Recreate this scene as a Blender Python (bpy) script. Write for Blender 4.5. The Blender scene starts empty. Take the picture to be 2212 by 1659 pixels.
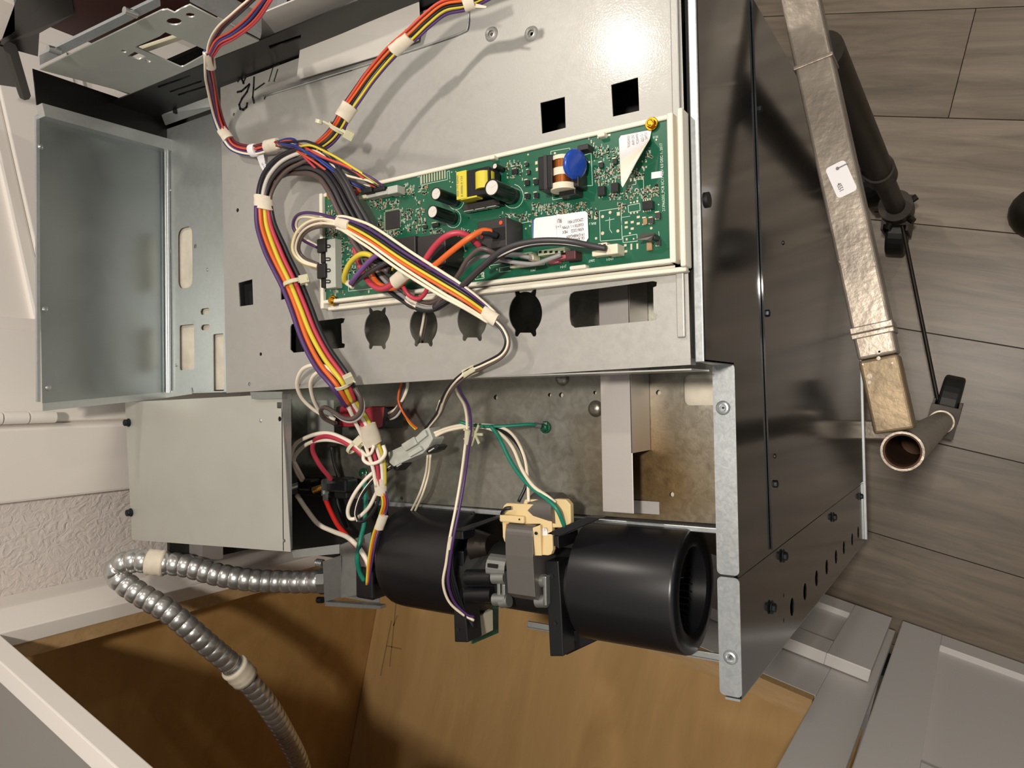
import bpy, bmesh, math, random
import numpy as np
from mathutils import Matrix, Vector
from mathutils.geometry import tessellate_polygon

random.seed(7)
scene = bpy.context.scene
COL = scene.collection

# ------------------------------------------------------------------ camera
# World: oven frame. X to the right along the oven width, Y to the oven front, Z up, z = 0 on the oven's top sheet.
FPX, CX, CY, HC = 1600.0, 1106.0, 829.5, 0.55
_n = np.array([(2122 - CX) / FPX, (845 - CY) / FPX, 1.0]); _n /= np.linalg.norm(_n)
_b = np.array([.03, 1, 0.0]); _b -= _n * (_b @ _n); _b /= np.linalg.norm(_b)
_x = np.cross(_b, _n); _x /= np.linalg.norm(_x)
RW = np.array([_x, -_b, -_n])                 # camera axes (right, down, forward) -> world
EYE = np.array([0, 0, HC])
cam_d = bpy.data.cameras.new('camera'); cam = bpy.data.objects.new('camera', cam_d); COL.objects.link(cam)
cam_d.sensor_fit = 'HORIZONTAL'; cam_d.sensor_width = 36; cam_d.lens = 36 * FPX / 2212
cam_d.clip_start = .01; cam_d.clip_end = 50
r_, d_, f_ = RW[:, 0], RW[:, 1], RW[:, 2]
M = Matrix(((r_[0], -d_[0], -f_[0], 0), (r_[1], -d_[1], -f_[1], 0), (r_[2], -d_[2], -f_[2], HC), (0, 0, 0, 1)))
cam.matrix_world = M
scene.camera = cam

# ------------------------------------------------------------------ world, lamps, exposure
scene.view_settings.view_transform = 'Standard'; scene.view_settings.look = 'None'
scene.view_settings.gamma = 1; scene.view_settings.use_curve_mapping = False
scene.view_settings.exposure = 0.0
wd = bpy.data.worlds.new('world'); scene.world = wd; wd.use_nodes = True
wd.node_tree.nodes['Background'].inputs[0].default_value = (1.0, .95, .89, 1)
wd.node_tree.nodes['Background'].inputs[1].default_value = .27

def lamp(name, loc, size, power, col):
    l = bpy.data.lights.new(name, 'AREA'); l.shape = 'DISK'; l.size = size; l.energy = power; l.color = col
    o = bpy.data.objects.new(name, l); COL.objects.link(o); o.location = loc
    return o
lamp('ceiling_lamp', (-.79, .95, 1.3), .09, 7, (1.0, .91, .80))
lamp('ceiling_lamp', (.06, .14, 1.3), .11, 18, (1.0, .91, .80))
lamp('ceiling_lamp', (.75, 1.8, 1.3), .11, 10, (1.0, .91, .80))

# ------------------------------------------------------------------ pixel -> real point on a known plane
def V(a): return Vector((float(a[0]), float(a[1]), float(a[2])))
def ray(px, py): return RW @ np.array([(px - CX) / FPX, (py - CY) / FPX, 1.0])
def at(px, py, z=0.0):
    r = ray(px, py); return EYE + r * ((z - HC) / r[2])
def onp(px, py, p0, nn):
    r = ray(px, py); return EYE + r * (((np.array(p0, float) - EYE) @ np.array(nn, float)) / (r @ np.array(nn, float)))
def atx(px, py, x): return onp(px, py, (x, 0, 0), (1, 0, 0))
def aty(px, py, y): return onp(px, py, (0, y, 0), (0, 1, 0))
def mpp(p):                                    # metres per photo pixel at a world point
    return float((np.array(p) - EYE) @ RW[:, 2]) / FPX
YAW = math.radians(-14.2)
XR = np.array([math.cos(YAW), math.sin(YAW), 0]); YR = np.array([-math.sin(YAW), math.cos(YAW), 0])
def room(x, y, z): return XR * x + YR * y + np.array([0, 0, z])
FLOOR = -1.12

# ------------------------------------------------------------------ materials
def nodes_of(name):
    m = bpy.data.materials.new(name); m.use_nodes = True
    nt = m.node_tree; return m, nt, nt.nodes['Principled BSDF']
def N(nt, t, **k):
    n = nt.nodes.new(t)
    for a, v in k.items(): setattr(n, a, v)
    return n
def lin(c):
    if isinstance(c, str):
        c = tuple(int(c[i:i + 2], 16) / 255 for i in (0, 2, 4))
    return tuple(x / 12.92 if x <= .04045 else ((x + .055) / 1.055) ** 2.4 for x in c) + (1.0,)
def plain(name, col, rough=.5, metal=0.0, spec=.5, coat=0, trans=0, bump=0, bscale=200, var=0, vscale=30):
    m, nt, b = nodes_of(name)
    b.inputs['Base Color'].default_value = lin(col); b.inputs['Roughness'].default_value = rough
    b.inputs['Metallic'].default_value = metal; b.inputs['Specular IOR Level'].default_value = spec
    b.inputs['Coat Weight'].default_value = coat; b.inputs['Transmission Weight'].default_value = trans
    if bump or var:
        tc = N(nt, 'ShaderNodeTexCoord')
    if bump:
        no = N(nt, 'ShaderNodeTexNoise'); no.inputs['Scale'].default_value = bscale; no.inputs['Detail'].default_value = 4
        bu = N(nt, 'ShaderNodeBump'); bu.inputs['Strength'].default_value = bump; bu.inputs['Distance'].default_value = .002
        nt.links.new(tc.outputs['Object'], no.inputs['Vector']); nt.links.new(no.outputs[0], bu.inputs['Height'])
        nt.links.new(bu.outputs[0], b.inputs['Normal'])
    if var:
        n2 = N(nt, 'ShaderNodeTexNoise'); n2.inputs['Scale'].default_value = vscale; n2.inputs['Detail'].default_value = 6
        mx = N(nt, 'ShaderNodeMixRGB', blend_type='MULTIPLY'); mx.inputs[0].default_value = 1
        rp = N(nt, 'ShaderNodeMapRange'); rp.inputs['From Min'].default_value = .3; rp.inputs['From Max'].default_value = .7
        rp.inputs['To Min'].default_value = 1 - var; rp.inputs['To Max'].default_value = 1
        nt.links.new(tc.outputs['Object'], n2.inputs['Vector']); nt.links.new(n2.outputs[0], rp.inputs['Value'])
        mx.inputs[1].default_value = lin(col); nt.links.new(rp.outputs[0], mx.inputs[2]); nt.links.new(mx.outputs[0], b.inputs['Base Color'])
    return m
def galv(name, col, r0, r1, spangle=60, contrast=.25, bump=.15, metal=.85, stain=None, bsc=450, coat=0):
    m, nt, b = nodes_of(name); tc = N(nt, 'ShaderNodeTexCoord')
    vo = N(nt, 'ShaderNodeTexVoronoi'); vo.inputs['Scale'].default_value = spangle
    no = N(nt, 'ShaderNodeTexNoise'); no.inputs['Scale'].default_value = spangle * 1.7; no.inputs['Detail'].default_value = 8; no.inputs['Distortion'].default_value = 1.2
    lo = N(nt, 'ShaderNodeTexNoise'); lo.inputs['Scale'].default_value = 9; lo.inputs['Detail'].default_value = 4
    for t in (vo, no, lo): nt.links.new(tc.outputs['Object'], t.inputs['Vector'])
    a1 = N(nt, 'ShaderNodeMath', operation='ADD'); nt.links.new(no.outputs[0], a1.inputs[0]); nt.links.new(lo.outputs[0], a1.inputs[1])
    cr = N(nt, 'ShaderNodeMapRange'); cr.inputs['From Min'].default_value = .6; cr.inputs['From Max'].default_value = 1.4
    cr.inputs['To Min'].default_value = 1 - contrast; cr.inputs['To Max'].default_value = 1.0
    nt.links.new(a1.outputs[0], cr.inputs['Value'])
    mx = N(nt, 'ShaderNodeMixRGB', blend_type='MULTIPLY'); mx.inputs[0].default_value = 1; mx.inputs[1].default_value = lin(col)
    nt.links.new(cr.outputs[0], mx.inputs[2]); last = mx.outputs[0]
    if stain:                                   # rust-brown film around a place on the sheet
        px, py, rad, scol = stain
        vm = N(nt, 'ShaderNodeVectorMath', operation='DISTANCE'); vm.inputs[1].default_value = (px, py, 0)
        sx = N(nt, 'ShaderNodeVectorMath', operation='MULTIPLY'); sx.inputs[1].default_value = (1, 1, 0)
        nt.links.new(tc.outputs['Object'], sx.inputs[0]); nt.links.new(sx.outputs[0], vm.inputs[0])
        w = N(nt, 'ShaderNodeMapRange'); w.inputs['From Min'].default_value = rad * .2; w.inputs['From Max'].default_value = rad
        w.inputs['To Min'].default_value = .85; w.inputs['To Max'].default_value = 0
        nz = N(nt, 'ShaderNodeMath', operation='MULTIPLY_ADD'); nz.inputs[1].default_value = .06; nz.inputs[2].default_value = -.03
        ad = N(nt, 'ShaderNodeMath', operation='ADD'); nt.links.new(lo.outputs[0], nz.inputs[0])
        nt.links.new(vm.outputs['Value'], ad.inputs[0]); nt.links.new(nz.outputs[0], ad.inputs[1]); nt.links.new(ad.outputs[0], w.inputs['Value'])
        m2 = N(nt, 'ShaderNodeMixRGB'); m2.inputs[2].default_value = lin(scol)
        nt.links.new(w.outputs[0], m2.inputs[0]); nt.links.new(last, m2.inputs[1]); last = m2.outputs[0]
    nt.links.new(last, b.inputs['Base Color'])
    rr = N(nt, 'ShaderNodeMapRange'); rr.inputs['To Min'].default_value = r0; rr.inputs['To Max'].default_value = r1
    nt.links.new(no.outputs[0], rr.inputs['Value']); nt.links.new(rr.outputs[0], b.inputs['Roughness'])
    b.inputs['Metallic'].default_value = metal; b.inputs['Coat Weight'].default_value = coat; b.inputs['Coat Roughness'].default_value = .09
    bn = N(nt, 'ShaderNodeTexNoise'); bn.inputs['Scale'].default_value = bsc; bn.inputs['Detail'].default_value = 3
    nt.links.new(tc.outputs['Object'], bn.inputs['Vector'])
    bu = N(nt, 'ShaderNodeBump'); bu.inputs['Strength'].default_value = bump; bu.inputs['Distance'].default_value = .0003
    nt.links.new(bn.outputs[0], bu.inputs['Height']); nt.links.new(bu.outputs[0], b.inputs['Normal'])
    if coat: nt.links.new(bu.outputs[0], b.inputs['Coat Normal'])
    return m
def wood(name, c1, c2, scale=(2, 40, 40), rough=.5, bump=.1, rot=0.0, perobj=.15, rings=2.0):
    m, nt, b = nodes_of(name); tc = N(nt, 'ShaderNodeTexCoord'); mp = N(nt, 'ShaderNodeMapping'); oi = N(nt, 'ShaderNodeObjectInfo')
    mp.inputs['Rotation'].default_value = (0, 0, -rot)
    m2_ = N(nt, 'ShaderNodeMapping'); m2_.inputs['Scale'].default_value = scale
    of = N(nt, 'ShaderNodeMath', operation='MULTIPLY'); of.inputs[1].default_value = 37.0
    cb = N(nt, 'ShaderNodeCombineXYZ'); nt.links.new(oi.outputs['Random'], of.inputs[0])
    for i in range(3): nt.links.new(of.outputs[0], cb.inputs[i])
    ad = N(nt, 'ShaderNodeVectorMath', operation='ADD')
    nt.links.new(tc.outputs['Object'], mp.inputs['Vector']); nt.links.new(mp.outputs[0], m2_.inputs['Vector'])
    nt.links.new(m2_.outputs[0], ad.inputs[0]); nt.links.new(cb.outputs[0], ad.inputs[1])
    no = N(nt, 'ShaderNodeTexNoise'); no.inputs['Scale'].default_value = rings; no.inputs['Detail'].default_value = 9; no.inputs['Roughness'].default_value = .65; no.inputs['Distortion'].default_value = .6
    nt.links.new(ad.outputs[0], no.inputs['Vector'])
    cr = N(nt, 'ShaderNodeValToRGB'); cr.color_ramp.elements[0].color = lin(c1); cr.color_ramp.elements[1].color = lin(c2)
    cr.color_ramp.elements[0].position = .33; cr.color_ramp.elements[1].position = .68
    nt.links.new(no.outputs[0], cr.inputs[0])
    mr = N(nt, 'ShaderNodeMapRange'); mr.inputs['To Min'].default_value = 1 - perobj; mr.inputs['To Max'].default_value = 1
    nt.links.new(oi.outputs['Random'], mr.inputs['Value'])
    mx = N(nt, 'ShaderNodeMixRGB', blend_type='MULTIPLY'); mx.inputs[0].default_value = 1
    nt.links.new(cr.outputs[0], mx.inputs[1]); nt.links.new(mr.outputs[0], mx.inputs[2]); nt.links.new(mx.outputs[0], b.inputs['Base Color'])
    b.inputs['Roughness'].default_value = rough
    bu = N(nt, 'ShaderNodeBump'); bu.inputs['Strength'].default_value = bump; bu.inputs['Distance'].default_value = .002
    nt.links.new(no.outputs[0], bu.inputs['Height']); nt.links.new(bu.outputs[0], b.inputs['Normal'])
    return m

MT = {}
MT['top'] = galv('galvanised_top', 'b3b2ae', .38, .52, 60, .12, .16, .5, bsc=600, coat=.3)
MT['tray'] = galv('galvanised_smooth', 'a4abab', .26, .34, 14, .12, .03, .92)
MT['strip'] = galv('galvanised_grey', 'c3c7c6', .32, .42, 60, .15, .08, .75)
MT['deck'] = galv('galvanised_spangled', 'b0b0a6', .26, .48, 45, .45, .25, .85, stain=(-.262, -.075, .11, '7a5c2a'))
MT['flange'] = galv('galvanised_bright', 'c4c9cc', .3, .45, 120, .2, .12, .8)
MT['cover'] = galv('galvanised_cover', 'c6c7c0', .42, .55, 10, .08, .04, .6)
MT['side'] = galv('side_sheet', '8a8c8e', .10, .15, 6, .1, .01, .95)
MT['duct'] = plain('duct_sheet', 'b9b4b1', .45, .55, bump=.03, bscale=300)
MT['sheetlight'] = galv('light_sheet', 'cfccc6', .45, .55, 10, .06, .04, .3)
MT['bracket'] = galv('front_bracket_sheet', 'c6c9c3', .35, .45, 20, .12, .04, .5)
MT['black'] = plain('black_plastic', '17171a', .32, 0, .5)
MT['blackm'] = plain('black_matte', '131313', .6)
MT['frame_black'] = plain('black_enamel', '0d0c0c', .35)
MT['relay'] = plain('relay_plastic', '2b2828', .5)
MT['blackscrew'] = plain('black_screw', '20252a', .4, .6)
MT['steel'] = plain('bright_steel', 'd8d8d8', .2, 1)
MT['zinc'] = plain('zinc_screw', 'b9bcbc', .3, .9)
MT['gold'] = plain('yellow_zinc_screw', 'c8922a', .22, 1)
MT['brass'] = plain('brass_stud', 'c79a4a', .3, 1)
MT['greens'] = plain('green_ground_screw', '2f6b52', .3, .7)
MT['pcb'] = plain('solder_mask', '0f5b41', .32, 0, .5, coat=.3, var=.18, vscale=60)
MT['pcbedge'] = plain('board_white_plastic', 'e2ddce', .45)
MT['silk'] = plain('silkscreen', 'cfe0d2', .6)
MT['pad'] = plain('solder_pad', 'd8cfb4', .35, .5)
MT['chip'] = plain('chip_plastic', '29272a', .5)
MT['chipk'] = plain('chip_black', '141416', .3)
MT['tan'] = plain('ceramic_tan', '9a7c58', .5)
MT['cans'] = plain('capacitor_top', 'dedad4', .35, .3)
MT['cansl'] = plain('capacitor_sleeve', '0c1512', .25, 0, .6)
MT['canslb'] = plain('capacitor_stripe', '3b3f4c', .35)
MT['yellowtape'] = plain('yellow_tape', 'cfc13c', .35)
MT['copper'] = plain('copper_winding', '9a5a2a', .3, .8)
MT['bobbin'] = plain('cream_bobbin', 'd8cfb8', .5)
MT['blue'] = plain('varistor_blue', '1440a0', .3, coat=.3)
MT['connw'] = plain('connector_cream', 'd9d3bb', .45)
MT['connpale'] = plain('connector_pale_green', 'b9c7a5', .5)
MT['conngrey'] = plain('connector_grey', 'b4b7af', .5)
MT['connmar'] = plain('connector_maroon', '4a1f26', .5)
MT['connpink'] = plain('connector_pink', 'a85760', .5)
MT['paper'] = plain('label_paper', 'e9e7ea', .5)
MT['ink'] = plain('printed_ink', '202024', .6)
MT['inkfaint'] = plain('faded_ink', '77747c', .6)
MT['tape'] = plain('masking_tape', 'ddd3c0', .65, var=.12, vscale=120)
MT['tie'] = plain('nylon_tie', 'd6d2b4', .4, trans=.15)
MT['red_ins'] = plain('red_clamp', 'a5303c', .45)
MT['cream'] = plain('motor_cream', 'dcc492', .5, var=.06)
MT['lam'] = plain('lamination_steel', '75726e', .42, .6, bump=.05, bscale=900)
MT['cast'] = plain('cast_zinc', '9a9c9a', .38, .7, bump=.05, bscale=300)
MT['orange'] = plain('orange_tape', 'd8451c', .5)
MT['conduit'] = plain('conduit_metal', 'c2c2c0', .3, .85)
MT['insul'] = plain('insulation_wool', 'd9d2c2', .9, bump=.9, bscale=60, var=.25, vscale=40)
MT['tube'] = plain('worn_steel', '9a9084', .36, .5, bump=.3, bscale=90, var=.45, vscale=22)
MT['rust'] = plain('rusty_steel', '8c7a60', .45, .45, bump=.3, bscale=120, var=.45, vscale=40)
MT['rustin'] = plain('rust_inside', '54321a', .7, .2, var=.5, vscale=60)
MT['darkpipe'] = plain('dark_pipe', '322c26', .45, .6, var=.4, vscale=30)
MT['rubber'] = plain('rubber_black', '121110', .5)
MT['shoe'] = plain('shoe_leather', '17150f', .4)
MT['white'] = plain('white_paint', 'ece6e0', .42, bump=.02, bscale=120)
MT['whitedoor'] = plain('white_door_paint', 'e8e2dc', .45)
MT['wall'] = plain('textured_wall_paint', 'd8d0cb', .7, bump=1.0, bscale=55)
MT['cab'] = plain('cabinet_white_shaded', 'cfccc9', .4)  # the cabinet's white, with the shade on these faces greyed into the colour
MT['ply'] = wood('plywood', 'ab854e', 'c09a62', (1.5, 9, 9), .5, .03, YAW + .9, .05, 1.6)
MT['plylight'] = wood('plywood_edge', 'b08f62', 'c8a678', (3, 30, 30), .6, .05, YAW, .05)
MT['plyend'] = wood('plywood_bright', 'b5925f', 'caa672', (1.5, 8, 8), .5, .03, YAW + 1.57, .05, 1.6)
MT['plank'] = wood('floor_laminate', '685d4f', '918373', (1.6, 16, 16), .36, .10, YAW, .2, 2.2)
MT['stain_red'] = plain('red_mark', '9a3026', .6)
MT['stainless'] = plain('stainless', 'b5b3b0', .28, .7, bump=.03, bscale=40)
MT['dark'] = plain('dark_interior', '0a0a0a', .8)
MT['reddark'] = plain('dark_red_part', '3a0c08', .5)
MT['marker'] = plain('marker_ink', '0c0c0c', .5)
for n_ in MT['wall'].node_tree.nodes:
    if n_.type == 'BUMP': n_.inputs['Distance'].default_value = .003
    if n_.type == 'TEX_NOISE': n_.inputs['Scale'].default_value = 75; n_.inputs['Distortion'].default_value = 1.5
WC = dict(w='e8ddc6', k='1c1b20', r='cc4c38', c='b83a4c', o='d6642a', y='d4c13c', p='4c2f66', b='22357f', n='574a48', g='8d8b8c', t='1c7a66', m='6a1e2c', l='c9c4bc', R='cc2420', d='39373a', q='f0e6d6', v='6d4b86')
for k, c in WC.items(): MT['w_' + k] = plain('wire_' + {'w': 'cream', 'k': 'black', 'r': 'coral', 'c': 'crimson', 'o': 'orange', 'y': 'yellow', 'p': 'purple', 'b': 'blue', 'n': 'brown', 'g': 'grey', 't': 'green', 'm': 'maroon', 'l': 'light_grey', 'R': 'red', 'd': 'charcoal', 'q': 'white', 'v': 'violet'}[k], c, .42)

# ------------------------------------------------------------------ builders
def link(o, parent):
    COL.objects.link(o)
    if parent is not None: o.parent = parent
    return o
def thing(name, label, cat, group=None):
    o = bpy.data.objects.new(name, None); COL.objects.link(o); o.empty_display_size = .02
    o['label'] = label; o['category'] = cat
    if group: o['group'] = group
    return o
def tag(o, label, cat, group=None):
    o['label'] = label; o['category'] = cat
    if group: o['group'] = group
    return o
def obj(name, verts, faces, mat, parent=None, smooth=False, mats=None, fm=None):
    me = bpy.data.meshes.new(name); me.from_pydata([tuple(map(float, v)) for v in verts], [], faces)
    for m_ in (mats or [mat]): me.materials.append(MT[m_] if isinstance(m_, str) else m_)
    if smooth:
        for p in me.polygons: p.use_smooth = True
    if fm:
        for p, i in zip(me.polygons, fm): p.material_index = i
    bm = bmesh.new(); bm.from_mesh(me); bmesh.ops.recalc_face_normals(bm, faces=bm.faces); bm.to_mesh(me); bm.free()
    return link(bpy.data.objects.new(name, me), parent)
class MB:
    """collects shapes of ONE mesh object"""
    def __init__(s): s.v = []; s.f = []; s.m = []; s.cm = 0
    def add(s, v, f):
        k = len(s.v); s.v += [tuple(map(float, a)) for a in v]; s.f += [tuple(i + k for i in q) for q in f]; s.m += [s.cm] * len(f)
    def box(s, c, ax, ay, az):                  # centre and three half vectors
        c, ax, ay, az = (np.array(a, float) for a in (c, ax, ay, az))
        s.add([c + i * ax + j * ay + k * az for i in (-1, 1) for j in (-1, 1) for k in (-1, 1)],
              [(0, 1, 3, 2), (4, 6, 7, 5), (0, 4, 5, 1), (2, 3, 7, 6), (0, 2, 6, 4), (1, 5, 7, 3)])
    def aabb(s, x0, x1, y0, y1, z0, z1):
        s.box(((x0 + x1) / 2, (y0 + y1) / 2, (z0 + z1) / 2), ((x1 - x0) / 2, 0, 0), (0, (y1 - y0) / 2, 0), (0, 0, (z1 - z0) / 2))
    def cyl(s, a, b, r0, r1=None, n=16, cap=True):
        a, b = np.array(a, float), np.array(b, float); r1 = r0 if r1 is None else r1
        t = b - a; t = t / np.linalg.norm(t); u = np.cross(t, (0, 0, 1.0) if abs(t[2]) < .9 else (1.0, 0, 0)); u /= np.linalg.norm(u); w = np.cross(t, u)
        v = []; f = []
        for p, r in ((a, r0), (b, r1)):
            v += [p + r * (math.cos(2 * math.pi * i / n) * u + math.sin(2 * math.pi * i / n) * w) for i in range(n)]
        f += [(i, (i + 1) % n, n + (i + 1) % n, n + i) for i in range(n)]
        if cap: f += [tuple(range(n))[::-1], tuple(range(n, 2 * n))]
        s.add(v, f)
    def poly(s, pts, h):                         # prism: polygon swept by vector h
        pts = [np.array(p, float) for p in pts]; n = len(pts); h = np.array(h, float)
        tri = tessellate_polygon([[V(p) for p in pts]])
        f = [tuple(t) for t in tri] + [tuple(n + i for i in t[::-1]) for t in tri] + [(i, (i + 1) % n, n + (i + 1) % n, n + i) for i in range(n)]
        s.add(pts + [p + h for p in pts], f)
    def build(s, name, mat, parent=None, bevel=0, seg=2, smooth=False):
        o = obj(name, s.v, s.f, mat if isinstance(mat, str) else mat[0], parent, smooth, mats=None if isinstance(mat, str) else mat, fm=s.m)
        if bevel:
            bm = bmesh.new(); bm.from_mesh(o.data)
            ed = [e for e in bm.edges if len(e.link_faces) == 2 and e.calc_face_angle(0) > .6]
            bmesh.ops.bevel(bm, geom=ed, offset=bevel, segments=seg, affect='EDGES', profile=.5, clamp_overlap=True)
            bm.to_mesh(o.data); bm.free()
            for p in o.data.polygons: p.use_smooth = False
        return o
def bx(name, mat, parent, x0, x1, y0, y1, z0, z1, bevel=0):
    m = MB(); m.aabb(min(x0, x1), max(x0, x1), min(y0, y1), max(y0, y1), min(z0, z1), max(z0, z1)); return m.build(name, mat, parent, bevel)
def prism(name, mat, parent, pts, h, bevel=0):
    m = MB(); m.poly(pts, h); return m.build(name, mat, parent, bevel)
def rod(name, mat, parent, a, b, r, r1=None, n=20, smooth=True):
    m = MB(); m.cyl(a, b, r, r1, n); o = m.build(name, mat, parent)
    if smooth: soft(o)
    return o
def soft(o, ang=.7):
    for p in o.data.polygons: p.use_smooth = True
    bm = bmesh.new(); bm.from_mesh(o.data)
    for e in bm.edges:
        if len(e.link_faces) == 2 and e.calc_face_angle(0) > ang: e.smooth = False
    bm.to_mesh(o.data); bm.free(); return o
def frame(o_, ux, uy):
    ux = np.array(ux, float); ux /= np.linalg.norm(ux); uy = np.array(uy, float); uy -= ux * (uy @ ux); uy /= np.linalg.norm(uy); uz = np.cross(ux, uy)
    return np.array(o_, float), ux, uy, uz
def plate(name, mat, parent, outer, holes, thick, fr):
    """flat sheet with holes; outlines in 2-D of frame fr=(origin,ux,uy,uz); sheet lies from 0 down to -thick along uz"""
    cu = bpy.data.curves.new(name, 'CURVE'); cu.dimensions = '2D'; cu.fill_mode = 'BOTH'; cu.extrude = thick / 2
    for loop in [outer] + list(holes):
        sp = cu.splines.new('POLY'); sp.points.add(len(loop) - 1)
        for i, (a, b) in enumerate(loop): sp.points[i].co = (a, b, 0, 1)
        sp.use_cyclic_u = True
    t = bpy.data.objects.new('tmp', cu); COL.objects.link(t)
    dg = bpy.context.evaluated_depsgraph_get(); me = bpy.data.meshes.new_from_object(t.evaluated_get(dg)); me.name = name
    bpy.data.objects.remove(t); bpy.data.curves.remove(cu)
    o0, ux, uy, uz = fr; c = o0 - uz * thick / 2
    for v in me.vertices:
        p = c + ux * v.co.x + uy * v.co.y + uz * v.co.z; v.co = V(p)
    me.materials.clear(); me.materials.append(MT[mat])
    return link(bpy.data.objects.new(name, me), parent)
ZF = lambda z: (np.array([0, 0, z], float), np.array([1., 0, 0]), np.array([0, 1., 0]), np.array([0, 0, 1.]))
def px2(pts, z): return [tuple(at(x, y, z)[:2]) for x, y in pts]
def circ2(c, r, n=16, ry=None): return [(c[0] + r * math.cos(2 * math.pi * i / n), c[1] + (ry or r) * math.sin(2 * math.pi * i / n)) for i in range(n)]
def hx(px, py, z, wpx, n=14):                   # round hole at a pixel, diameter in pixels
    p = at(px, py, z); return circ2(p[:2], wpx / 2 * mpp(p), n)
def rrect(x0, x1, y0, y1, r, n=5):
    o = []
    for cx, cy, a0 in ((x1 - r, y1 - r, 0), (x0 + r, y1 - r, 90), (x0 + r, y0 + r, 180), (x1 - r, y0 + r, 270)):
        o += [(cx + r * math.cos(math.radians(a0 + 90 * i / n)), cy + r * math.sin(math.radians(a0 + 90 * i / n))) for i in range(n + 1)]
    return o
def rr_px(pts, z, r):                            # rounded rectangle from opposite photo corners
    a, b = at(*pts[0], z), at(*pts[1], z)
    return rrect(min(a[0], b[0]), max(a[0], b[0]), min(a[1], b[1]), max(a[1], b[1]), r)

def smooth_path(P, k=6):
    P = np.array(P, float); n = len(P)
    if n < 3: return np.array([P[0] + (P[-1] - P[0]) * i / k for i in range(k + 1)])
    E = np.vstack([2 * P[0] - P[1], P, 2 * P[-1] - P[-2]]); out = []
    for i in range(n - 1):
        p0, p1, p2, p3 = E[i], E[i + 1], E[i + 2], E[i + 3]
        for j in range(k):
            t = j / k; out.append(.5 * ((2 * p1) + (-p0 + p2) * t + (2 * p0 - 5 * p1 + 4 * p2 - p3) * t * t + (-p0 + 3 * p1 - 3 * p2 + p3) * t ** 3))
    out.append(P[-1]); return np.array(out)
def tangents(P):
    T = np.gradient(P, axis=0); return T / (np.linalg.norm(T, axis=1)[:, None] + 1e-12)
def tubemesh(P, rad, n=8, flat=None):
    """verts, faces of a tube along P; parallel transported frame"""
    P = np.array(P); T = tangents(P); L = len(P); rad = np.full(L, rad) if np.isscalar(rad) else np.array(rad)
    u = np.cross(T[0], (0, 0, 1.0)); u = u if np.linalg.norm(u) > 1e-3 else np.cross(T[0], (1.0, 0, 0)); u /= np.linalg.norm(u)
    v = []; f = []
    for i in range(L):
        u = u - T[i] * (u @ T[i]); u /= np.linalg.norm(u); w = np.cross(T[i], u)
        for k in range(n):
            a = 2 * math.pi * k / n
            v.append(P[i] + rad[i] * (math.cos(a) * u + math.sin(a) * w))
    for i in range(L - 1):
        for k in range(n): f.append((i * n + k, i * n + (k + 1) % n, (i + 1) * n + (k + 1) % n, (i + 1) * n + k))
    f += [tuple(range(n))[::-1], tuple(range((L - 1) * n, L * n))]
    return v, f
def tube(name, mat, parent, P, rad, n=8):
    v, f = tubemesh(P, rad, n); o = obj(name, v, f, mat, parent, True); return o
def path(pts, k=6): return smooth_path([at(*p) for p in pts], k)
LN = {'w': 'cream wire', 'k': 'black wire', 'r': 'coral red wire', 'c': 'crimson wire', 'o': 'orange wire', 'y': 'yellow wire', 'p': 'purple wire', 'b': 'blue wire', 'n': 'brown wire', 'g': 'grey wire', 't': 'green wire', 'm': 'maroon wire', 'l': 'light grey wire', 'R': 'red wire', 'd': 'charcoal wire', 'q': 'white wire', 'v': 'violet wire'}
def wire(parent, c, pts, wpx, k=6):
    P = path(pts, k); r = wpx / 2 * mpp(P[len(P) // 2])
    o = tube('wire', 'w_' + c, parent, P, r); o['label'] = LN[c]; return o
def bundle(parent, pts, cols, wpx, tw=1.2, ph=0.0, k=6, spread=1.0, flat=.55, rows=0):
    """a loom: every wire its own tube, laid side by side across the run with a slow twist"""
    P = path(pts, k); T = tangents(P); n = len(cols); L = len(P)
    s = np.concatenate([[0], np.cumsum(np.linalg.norm(np.diff(P, axis=0), axis=1))])
    S = np.cross(T, P - EYE); S /= np.linalg.norm(S, axis=1)[:, None]; Q = np.cross(S, T)
    r = wpx / 2 * mpp(P[L // 2]); rng = random.Random(int(pts[0][0] * 7 + pts[0][1]))
    e_ = np.minimum(s, s[-1] - s) / (.02 + .12 * s[-1]); pin = .62 + .38 * np.clip(e_, 0, 1) ** .8
    rows = rows or (2 if n > 3 else 1); per = math.ceil(n / rows)
    for i, c in enumerate(cols):
        row, q = divmod(i, per); m_ = per if row == 0 else n - per
        u = (q - (m_ - 1) / 2) * 2 * r * spread; h = (row * 1.7 - (rows - 1) * .85) * r
        wob = rng.uniform(0, 6.28); a = .45 * np.sin(tw * s / .08 + ph) * flat
        u = u * pin; uu = u * np.cos(a) - h * np.sin(a) + .35 * r * np.sin(s / .035 + wob); hh = u * np.sin(a) * .6 + h * np.cos(a) + .25 * r * np.sin(s / .045 + wob * 2)
        o = tube('wire', 'w_' + c, parent, P + S * uu[:, None] + Q * hh[:, None], r * .97, 7); o['label'] = LN[c]
    return P
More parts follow.
